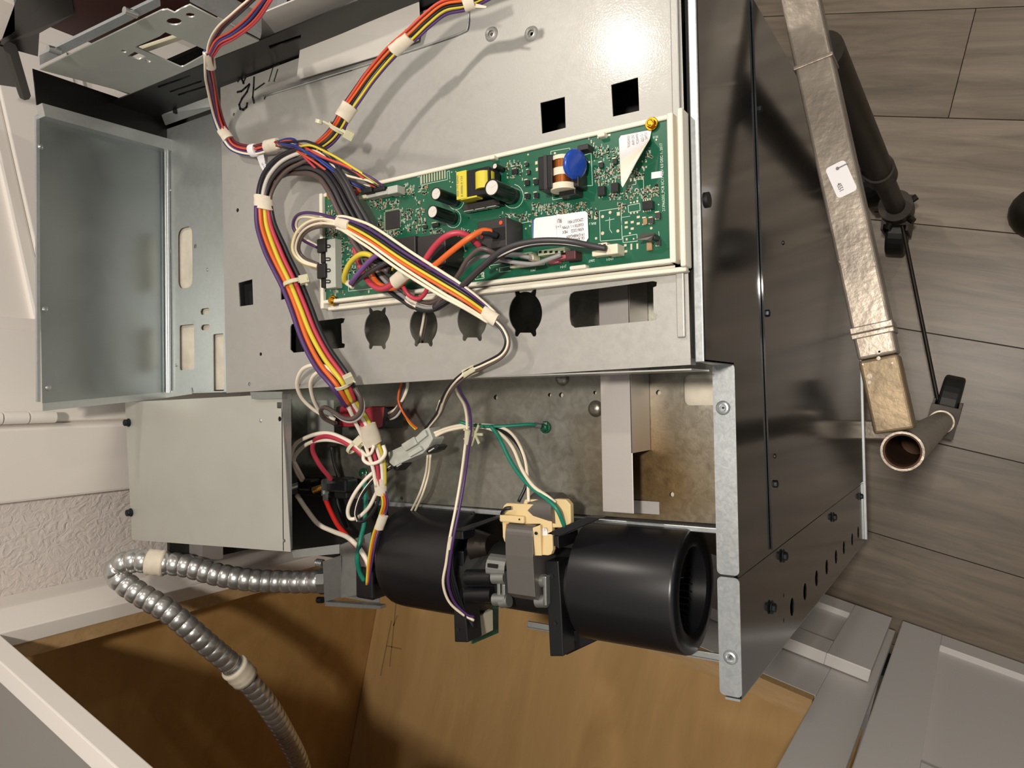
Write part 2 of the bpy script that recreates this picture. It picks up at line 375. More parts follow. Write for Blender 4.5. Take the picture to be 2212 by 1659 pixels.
def wrap(parent, a, b, wpx, mat='tape', name='tape_wrap', z=None, rows=.62):
    """a band of tape around a loom from pixel point a to b (px,py,z)"""
    A, B = at(*a), at(*b); t = B - A; t /= np.linalg.norm(t); c = (A + B) / 2
    S = np.cross(t, c - EYE); S /= np.linalg.norm(S); Q = np.cross(S, t); r = wpx / 2 * mpp(c); n = 16; v = []; f = []
    rng = random.Random(int(a[0] + a[1] * 3)); L = 5
    for j in range(L):
        p = A + (B - A) * j / (L - 1); k = 1 + rng.uniform(-.04, .05)
        for i in range(n):
            an = 2 * math.pi * i / n; v.append(p + k * r * (math.cos(an) * S + rows * math.sin(an) * Q) + t * r * .12 * math.sin(an * 2 + a[0]) * (j in (0, L - 1)))
    f = [(j * n + i, j * n + (i + 1) % n, (j + 1) * n + (i + 1) % n, (j + 1) * n + i) for j in range(L - 1) for i in range(n)] + [tuple(range(n))[::-1], tuple(range((L - 1) * n, L * n))]
    return soft(obj(name, v, f, mat, parent, True), .9)
def ziptie(parent, c, d, wpx, head, tail=None):
    """nylon tie: band round the loom at pixel c, loom direction pixel d, head block, optional tail end"""
    C = at(*c); D = at(*d); t = D - C; t /= np.linalg.norm(t)
    S = np.cross(t, C - EYE); S /= np.linalg.norm(S); Q = np.cross(S, t); r = wpx / 2 * mpp(C); m = MB(); n = 18; w = 4.5 * mpp(C)
    v = []
    for sgn in (-1, 1):
        for k in (1.0, 1.13):
            v += [C + t * sgn * w + k * r * (math.cos(2 * math.pi * i / n) * S + .7 * math.sin(2 * math.pi * i / n) * Q) for i in range(n)]
    f = []
    for i in range(n):
        j = (i + 1) % n; f += [(n + i, n + j, 3 * n + j, 3 * n + i), (i, 2 * n + i, 2 * n + j, j), (i, j, n + j, n + i), (2 * n + i, 3 * n + i, 3 * n + j, 2 * n + j)]
    m.add(v, f); Hh = at(*head); s = 8.5 * mpp(Hh); m.box(Hh, t * s * 1.1, S * s * 1.2, Q * s * .9)
    m.box((Hh + C + (Hh - C) / np.linalg.norm(Hh - C) * r) / 2, t * w * .8, (Hh - C) / 2, Q * s * .25)
    if tail:
        Tt = at(*tail); e = (Tt - Hh) / 2; m.box((Hh + Tt) / 2, e, np.cross(e / np.linalg.norm(e), Q) * w * .55, Q * w * .3)
    return m.build('zip_tie', 'tie', parent, .0008, 1)
def hexhead(name, mat, parent, p, ax, wpx, h=.9, washer=1.5, wh=.25, n=6, slot=True):
    p = np.array(p, float); ax = np.array(ax, float); ax /= np.linalg.norm(ax); r = wpx / 2 * mpp(p); m = MB()
    if washer: m.cyl(p, p + ax * r * wh, r * washer, r * washer * .93, 20)
    m.cyl(p + ax * r * wh * .8, p + ax * r * h, r, r * .94, n); m.cyl(p + ax * r * h, p + ax * r * (h + .12), r * .72, r * .55, 12)
    return m.build(name, mat, parent, r * .07, 1)
def stroke2d(name, mat, parent, strokes, z, lift=.0004, closed=False):
    """flat printed strokes on a horizontal face: (pixel points, width px)"""
    m = MB()
    for pts, w in strokes:
        P = [at(x, y, z) for x, y in pts]
        for a, b in zip(P[:-1], P[1:]):
            d = b - a; L = np.linalg.norm(d)
            if L < 1e-7: continue
            d /= L; s = np.cross(d, (0, 0, 1.0)) * w / 2 * mpp(a); c = (a + b) / 2 + np.array([0, 0, lift / 2])
            m.box(c, d * (L / 2 + w * .35 * mpp(a)), s, (0, 0, lift / 2))
    return m.build(name, mat, parent)
def text(parent, s, p0, p1, hpx, z=None, mat='ink', name='printed_text', pts=None, lift=.0004):
    """lettering from pixel p0 to p1 along its baseline, on the horizontal face z (or through 3-D points pts=(a,b,up))"""
    if pts is None:
        a, b = at(*p0, z), at(*p1, z); up = np.cross((0, 0, 1.0), b - a); up /= np.linalg.norm(up); nz = np.array([0, 0, 1.0])
    else:
        a, b, up = (np.array(q, float) for q in pts); nz = np.cross(b - a, up); nz /= np.linalg.norm(nz)
    cu = bpy.data.curves.new('t', 'FONT'); cu.body = s; cu.size = 1; cu.resolution_u = 2
    t = bpy.data.objects.new('t', cu); COL.objects.link(t); dg = bpy.context.evaluated_depsgraph_get()
    me = bpy.data.meshes.new_from_object(t.evaluated_get(dg)); bpy.data.objects.remove(t); bpy.data.curves.remove(cu)
    xs = [v.co.x for v in me.vertices]; ys = [v.co.y for v in me.vertices]
    if not xs: return None
    x0, x1, y1 = min(xs), max(xs), max(ys); L = np.linalg.norm(b - a); hh = hpx * mpp(a); d = (b - a) / L
    for v in me.vertices: v.co = V(a + d * (v.co.x - x0) / (x1 - x0) * L + up * v.co.y / max(.1, y1) * hh + nz * lift)
    me.name = name; me.materials.clear(); me.materials.append(MT[mat]); return link(bpy.data.objects.new(name, me), parent)
def struct(o): o['kind'] = 'structure'; return o
def zup(pb, pt, z0):
    """height at which the vertical over floor pixel pb reaches the image x (or y) of pt"""
    b = at(*pb, z0); best = None
    for i in range(0, 400):
        z = z0 + i * .0005; c = RW.T @ (np.array([b[0], b[1], z]) - EYE); q = (CX + FPX * c[0] / c[2], CY + FPX * c[1] / c[2])
        e = (q[0] - pt[0]) ** 2 + (q[1] - pt[1]) ** 2
        if best is None or e < best[0]: best = (e, z)
    return best[1]

# ================================================================== SETTING
def rbox(name, mat, parent, x0, x1, y0, y1, z0, z1, bevel=0):       # box in room axes
    m = MB(); m.box(room((x0 + x1) / 2, (y0 + y1) / 2, (z0 + z1) / 2), XR * abs(x1 - x0) / 2, YR * abs(y1 - y0) / 2, (0, 0, abs(z1 - z0) / 2))
    return m.build(name, mat, parent, bevel)
floor = struct(rbox('floor', 'blackm', None, -2.2, 2.0, -1.2, 2.4, FLOOR - .03, FLOOR - .006))
rng = random.Random(5)
PW = .2075
for row in range(-2, 10):
    y0 = .0925 + (row - 2) * PW - .001
    joint = -.172 if row == 4 else -.172 + rng.uniform(.25, .95)
    for k in range(-3, 3):
        x0 = joint + k * 1.22
        if x0 > 1.6 or x0 + 1.22 < -2.1: continue
        rbox('plank', 'plank', floor, max(x0 + .0006, -2.15), min(x0 + 1.2194, 1.95), y0 + .0006, y0 + PW - .0006, FLOOR - .012, FLOOR, .0008)

# left wall beside the cabinet, with a door casing and a door standing ajar into the next room
XWL = -.94
def wl(y, z, x=XWL): return room(x, y, z)
wall = struct(rbox('wall_left', 'wall', None, XWL - .12, XWL, -1.15, -.352, FLOOR, 1.35))
trim = struct(rbox('trim_1', 'white', None, XWL - .12, XWL + .016, -.352, -.258, FLOOR, 1.35, .004))
TH = math.radians(-37); DD = math.sin(TH) * XR + math.cos(TH) * YR; DN = math.cos(TH) * XR - math.sin(TH) * YR
door = bpy.data.objects.new('door_1', None); COL.objects.link(door); struct(door)
H0 = room(XWL + .004, -.254, 0)
def dbox(m, a, b, z0, z1, t0, t1): m.box(H0 + DD * (a + b) / 2 + DN * (t0 + t1) / 2 + np.array([0, 0, (z0 + z1) / 2]), DD * abs(b - a) / 2, DN * abs(t1 - t0) / 2, (0, 0, (z1 - z0) / 2))
zb, zm0, zm1 = FLOOR + .01, -.06, .055
for nm, a, b, z0, z1 in (('door_stile', 0, .125, zb, 1.15), ('door_stile', .63, .76, zb, 1.15), ('door_rail', .125, .63, zb, zb + .22), ('door_rail', .125, .63, zm0, zm1), ('door_rail', .125, .63, 1.0, 1.15)):
    m = MB(); dbox(m, a, b, z0, z1, -.035, 0); m.build(nm, 'whitedoor', door, .002)
for z0, z1 in ((zb + .22, zm0), (zm1, 1.0)):
    m = MB(); dbox(m, .125, .63, z0, z1, -.024, -.012); m.build('door_panel', 'whitedoor', door)
    m = MB()                                      # sloped sticking round the panel
    for a, b, c, e in ((.125, .63, z0, z0 + .02), (.125, .63, z1 - .02, z1), (.125, .145, z0, z1), (.61, .63, z0, z1)): dbox(m, a, b, c, e, -.014, -.004)
    m.build('door_moulding', 'whitedoor', door, .004)
hinge = MB()
for z0, z1 in ((.085, .115), (.116, .143), (.144, .174)):
    hinge.cyl(H0 + DN * .012 + np.array([0, 0, z0]), H0 + DN * .012 + np.array([0, 0, z1 - .001]), .0075, n=16)
soft(hinge.build('door_hinge', 'white', door))
# what stands behind the open doorway
struct(rbox('wall_back', 'white', None, XWL - 1.4, XWL - 1.3, -1.0, 2.3, FLOOR, 1.35))

# ------------------------------------------------------------------ tall wall cabinet the oven came out of
cab = thing('oven_cabinet', 'white tall kitchen cabinet with an empty brown plywood oven opening', 'cabinet')
CF, SL, SR = -.475, -.846, -.101                # face plane, left and right edge of the opening
ZF0 = -.575                                      # cavity floor
rbox('face_stile', 'white', cab, SL - .058, SL, CF - .02, CF, FLOOR + .09, 1.3, .0012)
rbox('filler_strip', 'white', cab, XWL, SL - .0595, CF - .02, CF - .003, FLOOR + .09, 1.3, .001)
rbox('face_stile', 'cab', cab, SR, SR + .066, CF - .02, CF, FLOOR + .09, 1.3, .0012)
rbox('face_rail', 'cab', cab, SL, SR, CF - .02, CF - .0005, -.73, ZF0 - .0185, .0012)
rbox('shelf_rail', 'white', cab, SL, SR, CF - .022, CF - .0005, .1545, .178, .0015)
rbox('shelf', 'stainless', cab, SL, SR, CF - .62, CF - .0225, .160, .172)
rbox('cavity_side', 'ply', cab, -.932, -.914, -1.10, CF - .0205, ZF0 - .02, .16)
rbox('stile_edge', 'plylight', cab, -.9135, SL - .002, CF - .04, CF - .0205, ZF0, .154)
rbox('cavity_side', 'ply', cab, SR + .05, SR + .068, -1.10, CF - .0205, ZF0 - .02, .16)
rbox('cavity_floor', 'plyend', cab, -.913, SR + .049, -1.10, CF - .0205, ZF0 - .018, ZF0)
rbox('floor_front', 'plyend', cab, SL + .001, SR - .001, CF - .0204, CF - .0008, ZF0 - .018, ZF0)
rbox('floor_edge', 'plylight', cab, SL + .002, SR - .001, CF - .030, CF - .0008, ZF0 + .0002, ZF0 + .0008)
rbox('cavity_back', 'ply', cab, -.914, SR + .05, -1.12, -1.101, ZF0, .16)
rbox('toe_board', 'dark', cab, -.92, 1.4, CF - .09, CF - .075, FLOOR, FLOOR + .095)
rbox('carcass_bottom', 'cab', cab, -.92, SR + .06, CF - .60, CF - .0205, FLOOR + .08, FLOOR + .095)
m = MB()                                         # pencil marks on the bare plywood
for a, b in (((868, 1180), (842, 1440)), ((846, 1340), (822, 1460)), ((858, 1330), (850, 1352)), ((835, 1395), (868, 1402))):
    p, q = at(*a, ZF0), at(*b, ZF0); d = q - p; m.box((p + q) / 2 + np.array([0, 0, .0002]), d / 2, np.cross(d / np.linalg.norm(d), (0, 0, 1)) * .0012, (0, 0, .0002))
MT['pencil'] = plain('pencil', '8f7450', .8); m.build('pencil_mark', 'pencil', cab)['kind'] = 'stuff'
for q, w in (((184, 1335), 9), ((252, 1314), 8), ((245, 1318), 5)):
    p = onp(*q, room(0, CF - .02, 0), YR); r = w * mpp(p) / 1.6
    m = MB(); m.cyl(p - YR * .0, p + YR * .0004, r, n=9); 
    o = m.build('red_smear', 'stain_red', cab)
def shaker(name, label, x0, x1, z0, z1, fw, yf, rails):
    """framed door: four frame members and a recessed panel, each its own part"""
    d = thing(name, label, 'cabinet door', None)
    y0 = yf - .02
    rbox('door_frame_stile', 'cab', d, x0, x0 + fw, y0, yf, z0, z1, .0015); rbox('door_frame_stile', 'cab', d, x1 - fw, x1, y0, yf, z0, z1, .0015)
    zz = [z0, z0 + fw] + list(rails) + [z1 - fw, z1]
    for i in range(0, len(zz), 2): rbox('door_frame_rail', 'cab', d, x0 + fw, x1 - fw, y0, yf - .0003, zz[i], zz[i + 1], .001)
    for i in range(1, len(zz) - 1, 2): rbox('door_panel', 'cab', d, x0 + fw, x1 - fw, y0 + .002, yf - .011, zz[i], zz[i + 1])
    return d
shaker('cabinet_door', 'low white framed cabinet door under the oven opening, against the floor', -.84, -.046, -1.032, -.716, .066, -.453, [])
shaker('cabinet_door', 'tall white framed cabinet door at the lower right corner, beside the low door', -.028, .62, -1.036, 1.1, .066, -.453, [-.48, -.41])

# ================================================================== OVEN
oven = thing('wall_oven', 'galvanised built-in oven chassis pulled out of its cabinet, bare top side up', 'oven')
XW = -.176; XL = -.906; YF = .375; ZD = -.12; ZR = -.0765; ZS = -.03
# ---- top sheet with its cut-outs
def knob(cx, cy, rx, ry, z=0):                    # punched round hole with two ears in front and two slots behind
    o = []
    for i in range(96):
        a = 2 * math.pi * i / 96; d = math.degrees(a); k = 1.0
        for c0 in (62, 118): k += .30 * math.exp(-((d - c0) / 6.5) ** 4)
        for c0 in (242, 298): k += .24 * math.exp(-((d - c0) / 8) ** 4)
        if 250 <= d <= 290: k = min(k, .93 / max(.3, abs(math.sin(a))))
        o.append((cx + rx * k * math.cos(a), cy - ry * k * math.sin(a)))
    return px2(o, z)
holes = [px2([(1167, 222), (1220, 209), (1222, 276), (1171, 289)], 0), px2([(1320, 183), (1378, 167), (1381, 239), (1324, 252)], 0),
         px2([(515, 611), (545, 603), (547, 658), (518, 662)], 0), px2([(605, 596), (630, 590), (632, 642), (607, 648)], 0),
         px2([(630, 700), (738, 687), (745, 688), (742, 697), (737, 699), (739, 741), (745, 743), (744, 751), (736, 752), (634, 762), (627, 755), (627, 706)], 0),
         px2([(1240, 630), (1410, 607), (1419, 609), (1418, 618), (1411, 621), (1412, 676), (1420, 679), (1418, 690), (1412, 692), (1242, 708), (1234, 702), (1231, 690), (1229, 645), (1232, 635)], 0),
         knob(815, 710, 28, 40), knob(915, 703, 30, 41), knob(1020, 690, 32, 42), knob(1135, 676, 36, 46)]
for x, y, w in ((513, 454, 9), (563, 765, 8), (505, 247, 7), (539, 830, 9), (1062, 74, 8), (1148, 73, 8)): holes.append(hx(x, y, 0, w))
tl = at(489, 847, 0); tr = at(1492, 785, 0)
outer = [tuple(tl[:2]), tuple(tr[:2]), (tr[0] - .002, YF - .002), (tl[0] - .006, YF - .002)]
plate('top_sheet', 'top', oven, outer, holes, .0012, ZF(0.0))
# rear turned-down lip, right joggle, raised flange of the side wall
bx('rear_lip', 'top', oven, tl[0], tr[0], tl[1] + .006, tl[1] + .0072, -.045, -.0013)
m = MB(); m.poly([(tl[0], tl[1] - .001, 0), (tr[0], tr[1] - .001, 0), (tr[0], tr[1] + .004, 0.0002), (tl[0], tl[1] + .004, .0002)], (0, 0, -.012)); m.build('rear_hem', 'top', oven)
bx('right_hem', 'top', oven, tr[0] - .0095, tr[0] - .003, tr[1] + .02, YF - .01, .0004, .0032, .001)
bx('side_flange', 'flange', oven, tr[0] + .0045, XW, .0255, YF, -.0012, .0028, .0008)
bx('flange_gap', 'dark', oven, tr[0] + .0003, tr[0] + .0044, .03, YF, -.02, -.004)
for x, y in ((1062, 74), (1148, 73)):              # dimpled screw bosses
    m = MB(); p = at(x, y, 0); v = []; n = 20
    for r, z in ((.0068, 0.0001), (.0055, .0024), (.0042, .0030), (.0028, .0016)): v += [p + (r * math.cos(2 * math.pi * i / n), r * math.sin(2 * math.pi * i / n), z) for i in range(n)]
    m.add(v, [(j * n + i, j * n + (i + 1) % n, (j + 1) * n + (i + 1) % n, (j + 1) * n + i) for j in range(3) for i in range(n)]); soft(m.build('boss', 'top', oven))
# stepped seam across the front of the top sheet, lance tab, marker writing
P = path([(570, 208, .0006), (700, 168, .0006), (829, 128, .0006), (940, 92, .0006), (1000, 70, .0006), (1011, 58, .0006), (1013, 25, .0006)], 5)
tube('pressed_seam', 'strip', oven, P, .0011, 6)
stroke2d('seam_shade_stroke', 'dark', oven, [([(571, 214), (574, 207), (640, 187), (760, 151)], 2.2)], .0006)  # shade along the seam painted as a thin dark stroke
stroke2d('lance_slit', 'dark', oven, [([(581, 176), (590, 145), (604, 139)], 2.0), ([(592, 176), (600, 150)], 2.4)], .0002)
stroke2d('marker_writing', 'marker', oven, [([(513, 199), (522, 197), (531, 189), (539, 182)], 4.5), ([(539, 183), (534, 198), (523, 213), (517, 226), (519, 235), (526, 237), (533, 231), (534, 223)], 5),
        ([(549, 167), (548, 190), (546, 210), (549, 222)], 4.5), ([(551, 194), (561, 187), (571, 180)], 3.2), ([(512, 158), (519, 160), (523, 172), (527, 180)], 4.5), ([(514, 176), (523, 164), (533, 156)], 4), ([(536, 153), (530, 170), (525, 180)], 3.5)], .0002)
# ---- lower deck (seen behind the top sheet and through its holes)
dholes = [hx(868 + 0, 1076, ZD, 8), hx(1071, 858, ZD, 11), hx(1187, 853, ZD, 8), hx(1212, 853, ZD, 11), hx(1285, 848, ZD, 8), hx(1422, 848, ZD, 11), hx(1451, 1068, ZD, 11), rr_px([(1476, 810), (1560, 875)], ZD, .006)]
plate('deck', 'deck', oven, [(-.80, -.1205), (-.192, -.1165), (-.192, YF - .01), (-.80, YF - .01)], dholes, .0012, ZF(ZD))
bx('insulation_wool', 'insul', oven, -.885, -.19, -.10, YF - .02, -.165, -.128)
bx('insulation_wool', 'insul', oven, -.900, -.738, .018, YF - .02, -.06, ZS - .005)
bx('insulation_wool', 'insul', oven, -.26, -.192, -.05, .02, ZD - .012, ZD - .0035)
bx('hole_shade_sheet', 'deck', oven, -.735, -.40, .045, YF - .01, -.072, -.070)  # added sheets under the top sheet, so its openings look dark
bx('hole_shade_sheet', 'blackm', oven, -.745, -.63, .045, .30, -.016, -.014)
bx('hole_shade_sheet', 'blackm', oven, -.3995, -.19, .20, YF - .01, -.072, -.070)
for x, y, r in ((1212, 818, .0075), (1284, 883, .0085)):
    m = MB(); p = at(x, y, ZD + .003); n = 18; v = []
    for k, z in ((1, 0), (.85, .0028), (.5, .0045), (.05, .005)): v += [np.array([p[0], p[1], ZD]) + (r * k * math.cos(2 * math.pi * i / n), r * k * math.sin(2 * math.pi * i / n), z) for i in range(n)]
    m.add(v, [(j * n + i, j * n + (i + 1) % n, (j + 1) * n + (i + 1) % n, (j + 1) * n + i) for j in range(3) for i in range(n)]); soft(m.build('deck_dimple', 'deck', oven))
bx('deck_rear_rail', 'flange', oven, -.62, -.192, -.1245, -.1195, ZD - .02, ZD + .006, .0008)
# ---- body below the deck, right side wall
bx('oven_body', 'blackm', oven, -.86, -.19, -.10, YF - .005, -.80, -.166)
sf = frame((XW, 0, 0), (0, 1, 0), (0, 0, 1))       # outline (Y, Z) on the right wall, outward normal +X
def sx(px, py): p = atx(px, py, XW); return (p[1], p[2])
shole = []
for px, py, w in ((1711, 1311, 19), (1739, 1278, 17), (1764, 1249, 15), (1786, 1225, 13), (1806, 1203, 11.5), (1823, 1183, 10), (1841, 1165, 9), (1854, 1150, 8)):
    c = sx(px, py); shole.append(circ2(c, .0095, 16))
shole += [circ2(sx(1693, 1286), .0022, 8), circ2(sx(1693, 1340), .0022, 8)]
plate('side_wall_rear', 'side', oven, [(-.2535, -.838), (-.2535, ZR), (-.1535, ZR), (-.1535, -.838)], shole, .0012, sf)
plate('side_wall', 'side', oven, [(-.1525, -.842), (-.1525, ZR), (.0258, ZR), (.0258, .0012), (YF, .0012), (YF, -.842)], [], .0012, sf)
plate('side_skin', 'side', oven, [(-.149, -.824), (-.149, -.186), (YF, -.160), (YF, -.824)], [], .0016, frame((XW + .0022, 0, 0), (0, 1, 0), (0, 0, 1)))
bx('side_hole_shade', 'dark', oven, XW - .008, XW - .006, -.250, -.156, -.83, ZR - .01)  # dark plate added behind the wall so its holes read as black
bx('bottom_lip', 'flange', oven, XW - .001, XW + .0045, -.25, YF, -.846, -.842, .001)
bx('rear_return', 'flange', oven, XW - .014, XW - .0015, -.2565, -.2545, -.838, ZR - .001)
fx0, fx1 = float(at(1544, 1000, ZR)[0]), float(at(1552, 1350, ZR)[0])
for x0, x1, y0, y1 in ((fx0, XW + .0006, -.1512, .0268), (fx1, XW + .0006, -.2525, -.1532)):
    plate('rear_flange', 'flange', oven, rrect(x0, x1, y0, y1, .004), [hx(1562, 881, ZR + .001, 6)] if y1 > 0 else [hx(1578, 1420, ZR + .001, 8)], .0012, ZF(ZR + .0008))
prism('flange_corner', 'flange', oven, [(tr[0] + .004, .0262, -.001), (XW, .0262, .0012), (XW, .0262, ZR), (fx0, .0262, ZR)], (0, .0012, 0))
for q in ((1562, 881), (1578, 1420)):
    m = MB(); p = at(*q, ZR + .001); n = 18; v = []
    for r, z in ((.0062, 0.0002), (.005, .0022), (.0036, .0026), (.0024, .0012)): v += [p + (r * math.cos(2 * math.pi * i / n), r * math.sin(2 * math.pi * i / n), z) for i in range(n)]
    m.add(v, [(j * n + i, j * n + (i + 1) % n, (j + 1) * n + (i + 1) % n, (j + 1) * n + i) for j in range(3) for i in range(n)]); soft(m.build('rivet_boss', 'flange', oven))
for q, w in (((1638, 237), 17), ((1655, 677), 17), ((1672, 1045), 18), ((1671, 985), 11), ((1692, 1201), 20), ((1667, 1312), 21), ((1800, 1117), 15), ((1858, 1072), 12), ((1689, 525), 10)):
    hexhead('side_screw', 'blackscrew', oven, atx(*q, XW + .001), (1, 0, 0), w)
rod('side_plug', 'blackm', oven, atx(1527, 432, XW), atx(1527, 432, XW) + np.array([.002, 0, 0]), .006)
# ---- left: slotted strip, tall side wall, front frame
sh = [rr_px([(383, 494), (416, 620)], ZS, .0105), rr_px([(387, 703), (420, 798)], ZS, .003), rr_px([(460, 722), (484, 846)], ZS, .002), hx(367, 543, ZS, 9), hx(422, 532, ZS, 9), hx(448, 583, ZS, 6), hx(367, 411, ZS, 6), hx(381, 789, ZS, 7),
      rr_px([(433, 667), (453, 678)], ZS, .004), rr_px([(434, 702), (454, 712)], ZS, .004)]
a = at(361, 842, ZS)
plate('left_strip', 'strip', oven, [(XL, a[1] - .004), (-.735, a[1] - .004), (-.735, YF - .01), (XL, YF - .01)], sh, .0012, ZF(ZS))
lf = frame((XL, 0, 0), (0, 1, 0), (0, 0, 1))
plate('left_wall', 'tray', oven, [(.017, ZS), (.004, .123), (.335, .128), (.339, ZS)], [], .0012, lf)
for i, (ua, ub) in enumerate(((.002, .0055), (.0085, .012))): rod('fold_bead', 'flange', oven, (XL + .003 + i * .006, .016, ZS + .0015 + .001 * i), (XL + .003 + i * .006, .339, ZS + .0015 + .001 * i), .0022)
bx('left_wall_top_edge', 'flange', oven, XL - .003, XL + .0006, .006, .334, .1255, .129)
prism('left_wall_front_edge', 'strip', oven, [(XL, .334, ZS), (XL, .331, .126), (XL, .345, .129), (XL, .349, ZS)], (.014, 0, 0))
prism('rear_lip_left', 'strip', oven, [(XL, .0045, .1235), (XL, .0175, ZS), (XL, .0095, ZS), (XL, -.0045, .1235)], (.0014, 0, 0))
prism('rear_lip_foot', 'strip', oven, [(XL, .0175, ZS + .002), (-.852, .0215, ZS + .002), (-.850, .0135, ZS + .002), (XL, .0095, ZS + .002)], (0, 0, -.0014))
bx('left_rear_lip', 'strip', oven, -.875, -.735, a[1] - .0055, a[1] - .0042, ZS - .02, ZS + .001)
for q in ((88, 317), (98, 668), (105, 838)):
    hexhead('rivet', 'zinc', oven, atx(*q, XL + .0002), (1, 0, 0), 10, .6, 1.3, .3, 12)
for q in ((448, 583), (367, 411), (381, 789)): hexhead('rivet', 'zinc', oven, at(*q, ZS), (0, 0, 1), 6, .6, 1.3, .3, 12)
# front frame, black, with slots; galvanised bracket wall above it
ff = frame((0, YF, 0), (1, 0, 0), (0, 0, 1))        # normal = -Y (towards the back of the oven)
def fy(px, py, y=YF): p = aty(px, py, y); return (p[0], p[2])
fslots = []
for q in ([(340, 186), (411, 162), (410, 166), (342, 190)], [(366, 197), (436, 173), (436, 177), (369, 200)], [(384, 203), (448, 183), (448, 187), (386, 207)], [(580, 99), (650, 75), (650, 82), (583, 106)]): fslots.append([fy(*p) for p in q])
plate('front_frame', 'frame_black', oven, [(-.905, -.06), (-.19, -.06), (-.19, .046), (-.905, .046)], fslots, .0015, ff)
bx('front_frame_back', 'frame_black', oven, -.905, -.18, YF + .02, YF + .024, -.1, .045)
prism('front_lip', 'strip', oven, [at(348, 247, -.012), at(470, 203, -.012), at(476, 227, -.016), at(357, 270, -.024)], (0, 0, -.0012))
p = at(377, 238, -.0115); m = MB(); m.cyl(p - (0, 0, .003), p, 7 * mpp(p), n=14); m.build('lip_hole', 'dark', oven)
plate('corner_panel', 'frame_black', oven, [(.350, ZS - .03), (.345, .130), (YF + .01, .134), (YF + .01, ZS - .03)], [], .0015, frame((XL + .004, 0, 0), (0, 1, 0), (0, 0, 1)))
bcut = [[fy(*p) for p in ((292, 93), (345, 70), (357, 61), (374, 68), (440, 98), (440, 112), (397, 136), (390, 137))], [fy(*p) for p in ((275, 113), (291, 104), (316, 114), (300, 121))], circ2(fy(376, 38), .0085, 12, .006), circ2(fy(411, 24), .005, 8, .004), circ2(fy(267, 103), .003, 8), circ2(fy(320, 124), .003, 8)]
plate('front_bracket', 'bracket', oven, [fy(86, 143), fy(348, 14), fy(362, 12), fy(377, 19), fy(392, 10), fy(410, 2), fy(560, 80), fy(480, 112), fy(282, 195)], bcut, .0015, frame((0, YF - .004, 0), (1, 0, 0), (0, 0, 1)))
prism('bracket_top_flange', 'flange', oven, [aty(85, 120, YF - .003), aty(345, -6, YF - .003), aty(347, 13, YF - .004), aty(86, 141, YF - .004)], (0, .003, 0))
for q in ((130, 112), (295, 32)):
    p = aty(*q, YF - .006); rod('bracket_pin', 'zinc', oven, p, p + np.array([0, -.001, .012]), .0035)
bx('bracket_back', 'reddark', oven, -.87, -.64, YF + .05, YF + .054, .04, .15)
p0 = aty(560, 80, YF - .003)
prism('bracket_end_edge', 'flange', oven, [aty(414, -6, YF - .005), aty(565, 72, YF - .005), aty(562, 84, YF - .005), aty(410, 4, YF - .005)], (0, .02, 0))
m = MB(); q = [aty(300, 108, YF + .012), aty(390, 78, YF + .012), aty(395, 85, YF + .012), aty(305, 117, YF + .012)]; m.poly(q, (0, .004, 0)); m.build('cream_strip', 'connw', oven)
# upright sheet behind the black frame, top centre
prism('front_upright', 'sheetlight', oven, [aty(566, 86, YF + .012), aty(960, -56, YF + .012), aty(930, -120, YF + .012), aty(540, 40, YF + .012)], (0, .0015, 0))
# outer front corner: pale trim edge, black block and the end of the door handle
YG = YF + .05
prism('front_trim', 'white', oven, [aty(-60, -30, YG), aty(33, 12, YG), aty(34, 70, YG), aty(-60, 118, YG)], (0, .004, 0), .0008)
prism('trim_block', 'frame_black', oven, [aty(35, 0, YG), aty(150, -40, YG), aty(160, 30, YG - .002), aty(85, 72, YG), aty(82, 122, YG), aty(38, 110, YG), aty(0, 96, YG)], (0, .006, 0))
prism('trim_block', 'frame_black', oven, [aty(-40, 88, YG - .001), aty(30, 108, YG - .001), aty(44, 190, YG - .001), aty(-40, 178, YG - .001)], (0, .006, 0))
ha_, hb_ = aty(22, 104, YG - .012), aty(53, 205, YG - .012)
rod('door_handle', 'rubber', oven, ha_, hb_, 13.5 * mpp(ha_), n=8)
# vent duct lying across the deck, right
zt = -.076
d0, d1 = at(1298, 830, zt), at(1370, 1108, zt)
xa, xb = at(1299, 960, zt)[0], at(1366, 960, zt)[0]
yb = at(1340, 1108, zt)[1]
bx('vent_duct_top', 'duct', oven, xa, xb, yb, .30, zt - .0012, zt, .0006)
plate('vent_duct_side', 'duct', oven, [(at(1395, 975, -.1)[1], ZD + .001), (at(1395, 975, -.1)[1], zt), (.30, zt), (.30, ZD + .001)], [], .0012, frame((xb, 0, 0), (0, 1, 0), (0, 0, 1)))
bx('vent_duct_side.001', 'duct', oven, xa, xa + .0012, yb, .30, ZD, zt - .0013)
bx('vent_duct_foot', 'duct', oven, xb - .02, xb + .008, yb - .006, yb + .006, ZD + .0006, ZD + .002)
bx('duct_liner', 'blackm', oven, xa + .002, xa + .004, yb + .006, .3, ZD + .001, zt - .002)
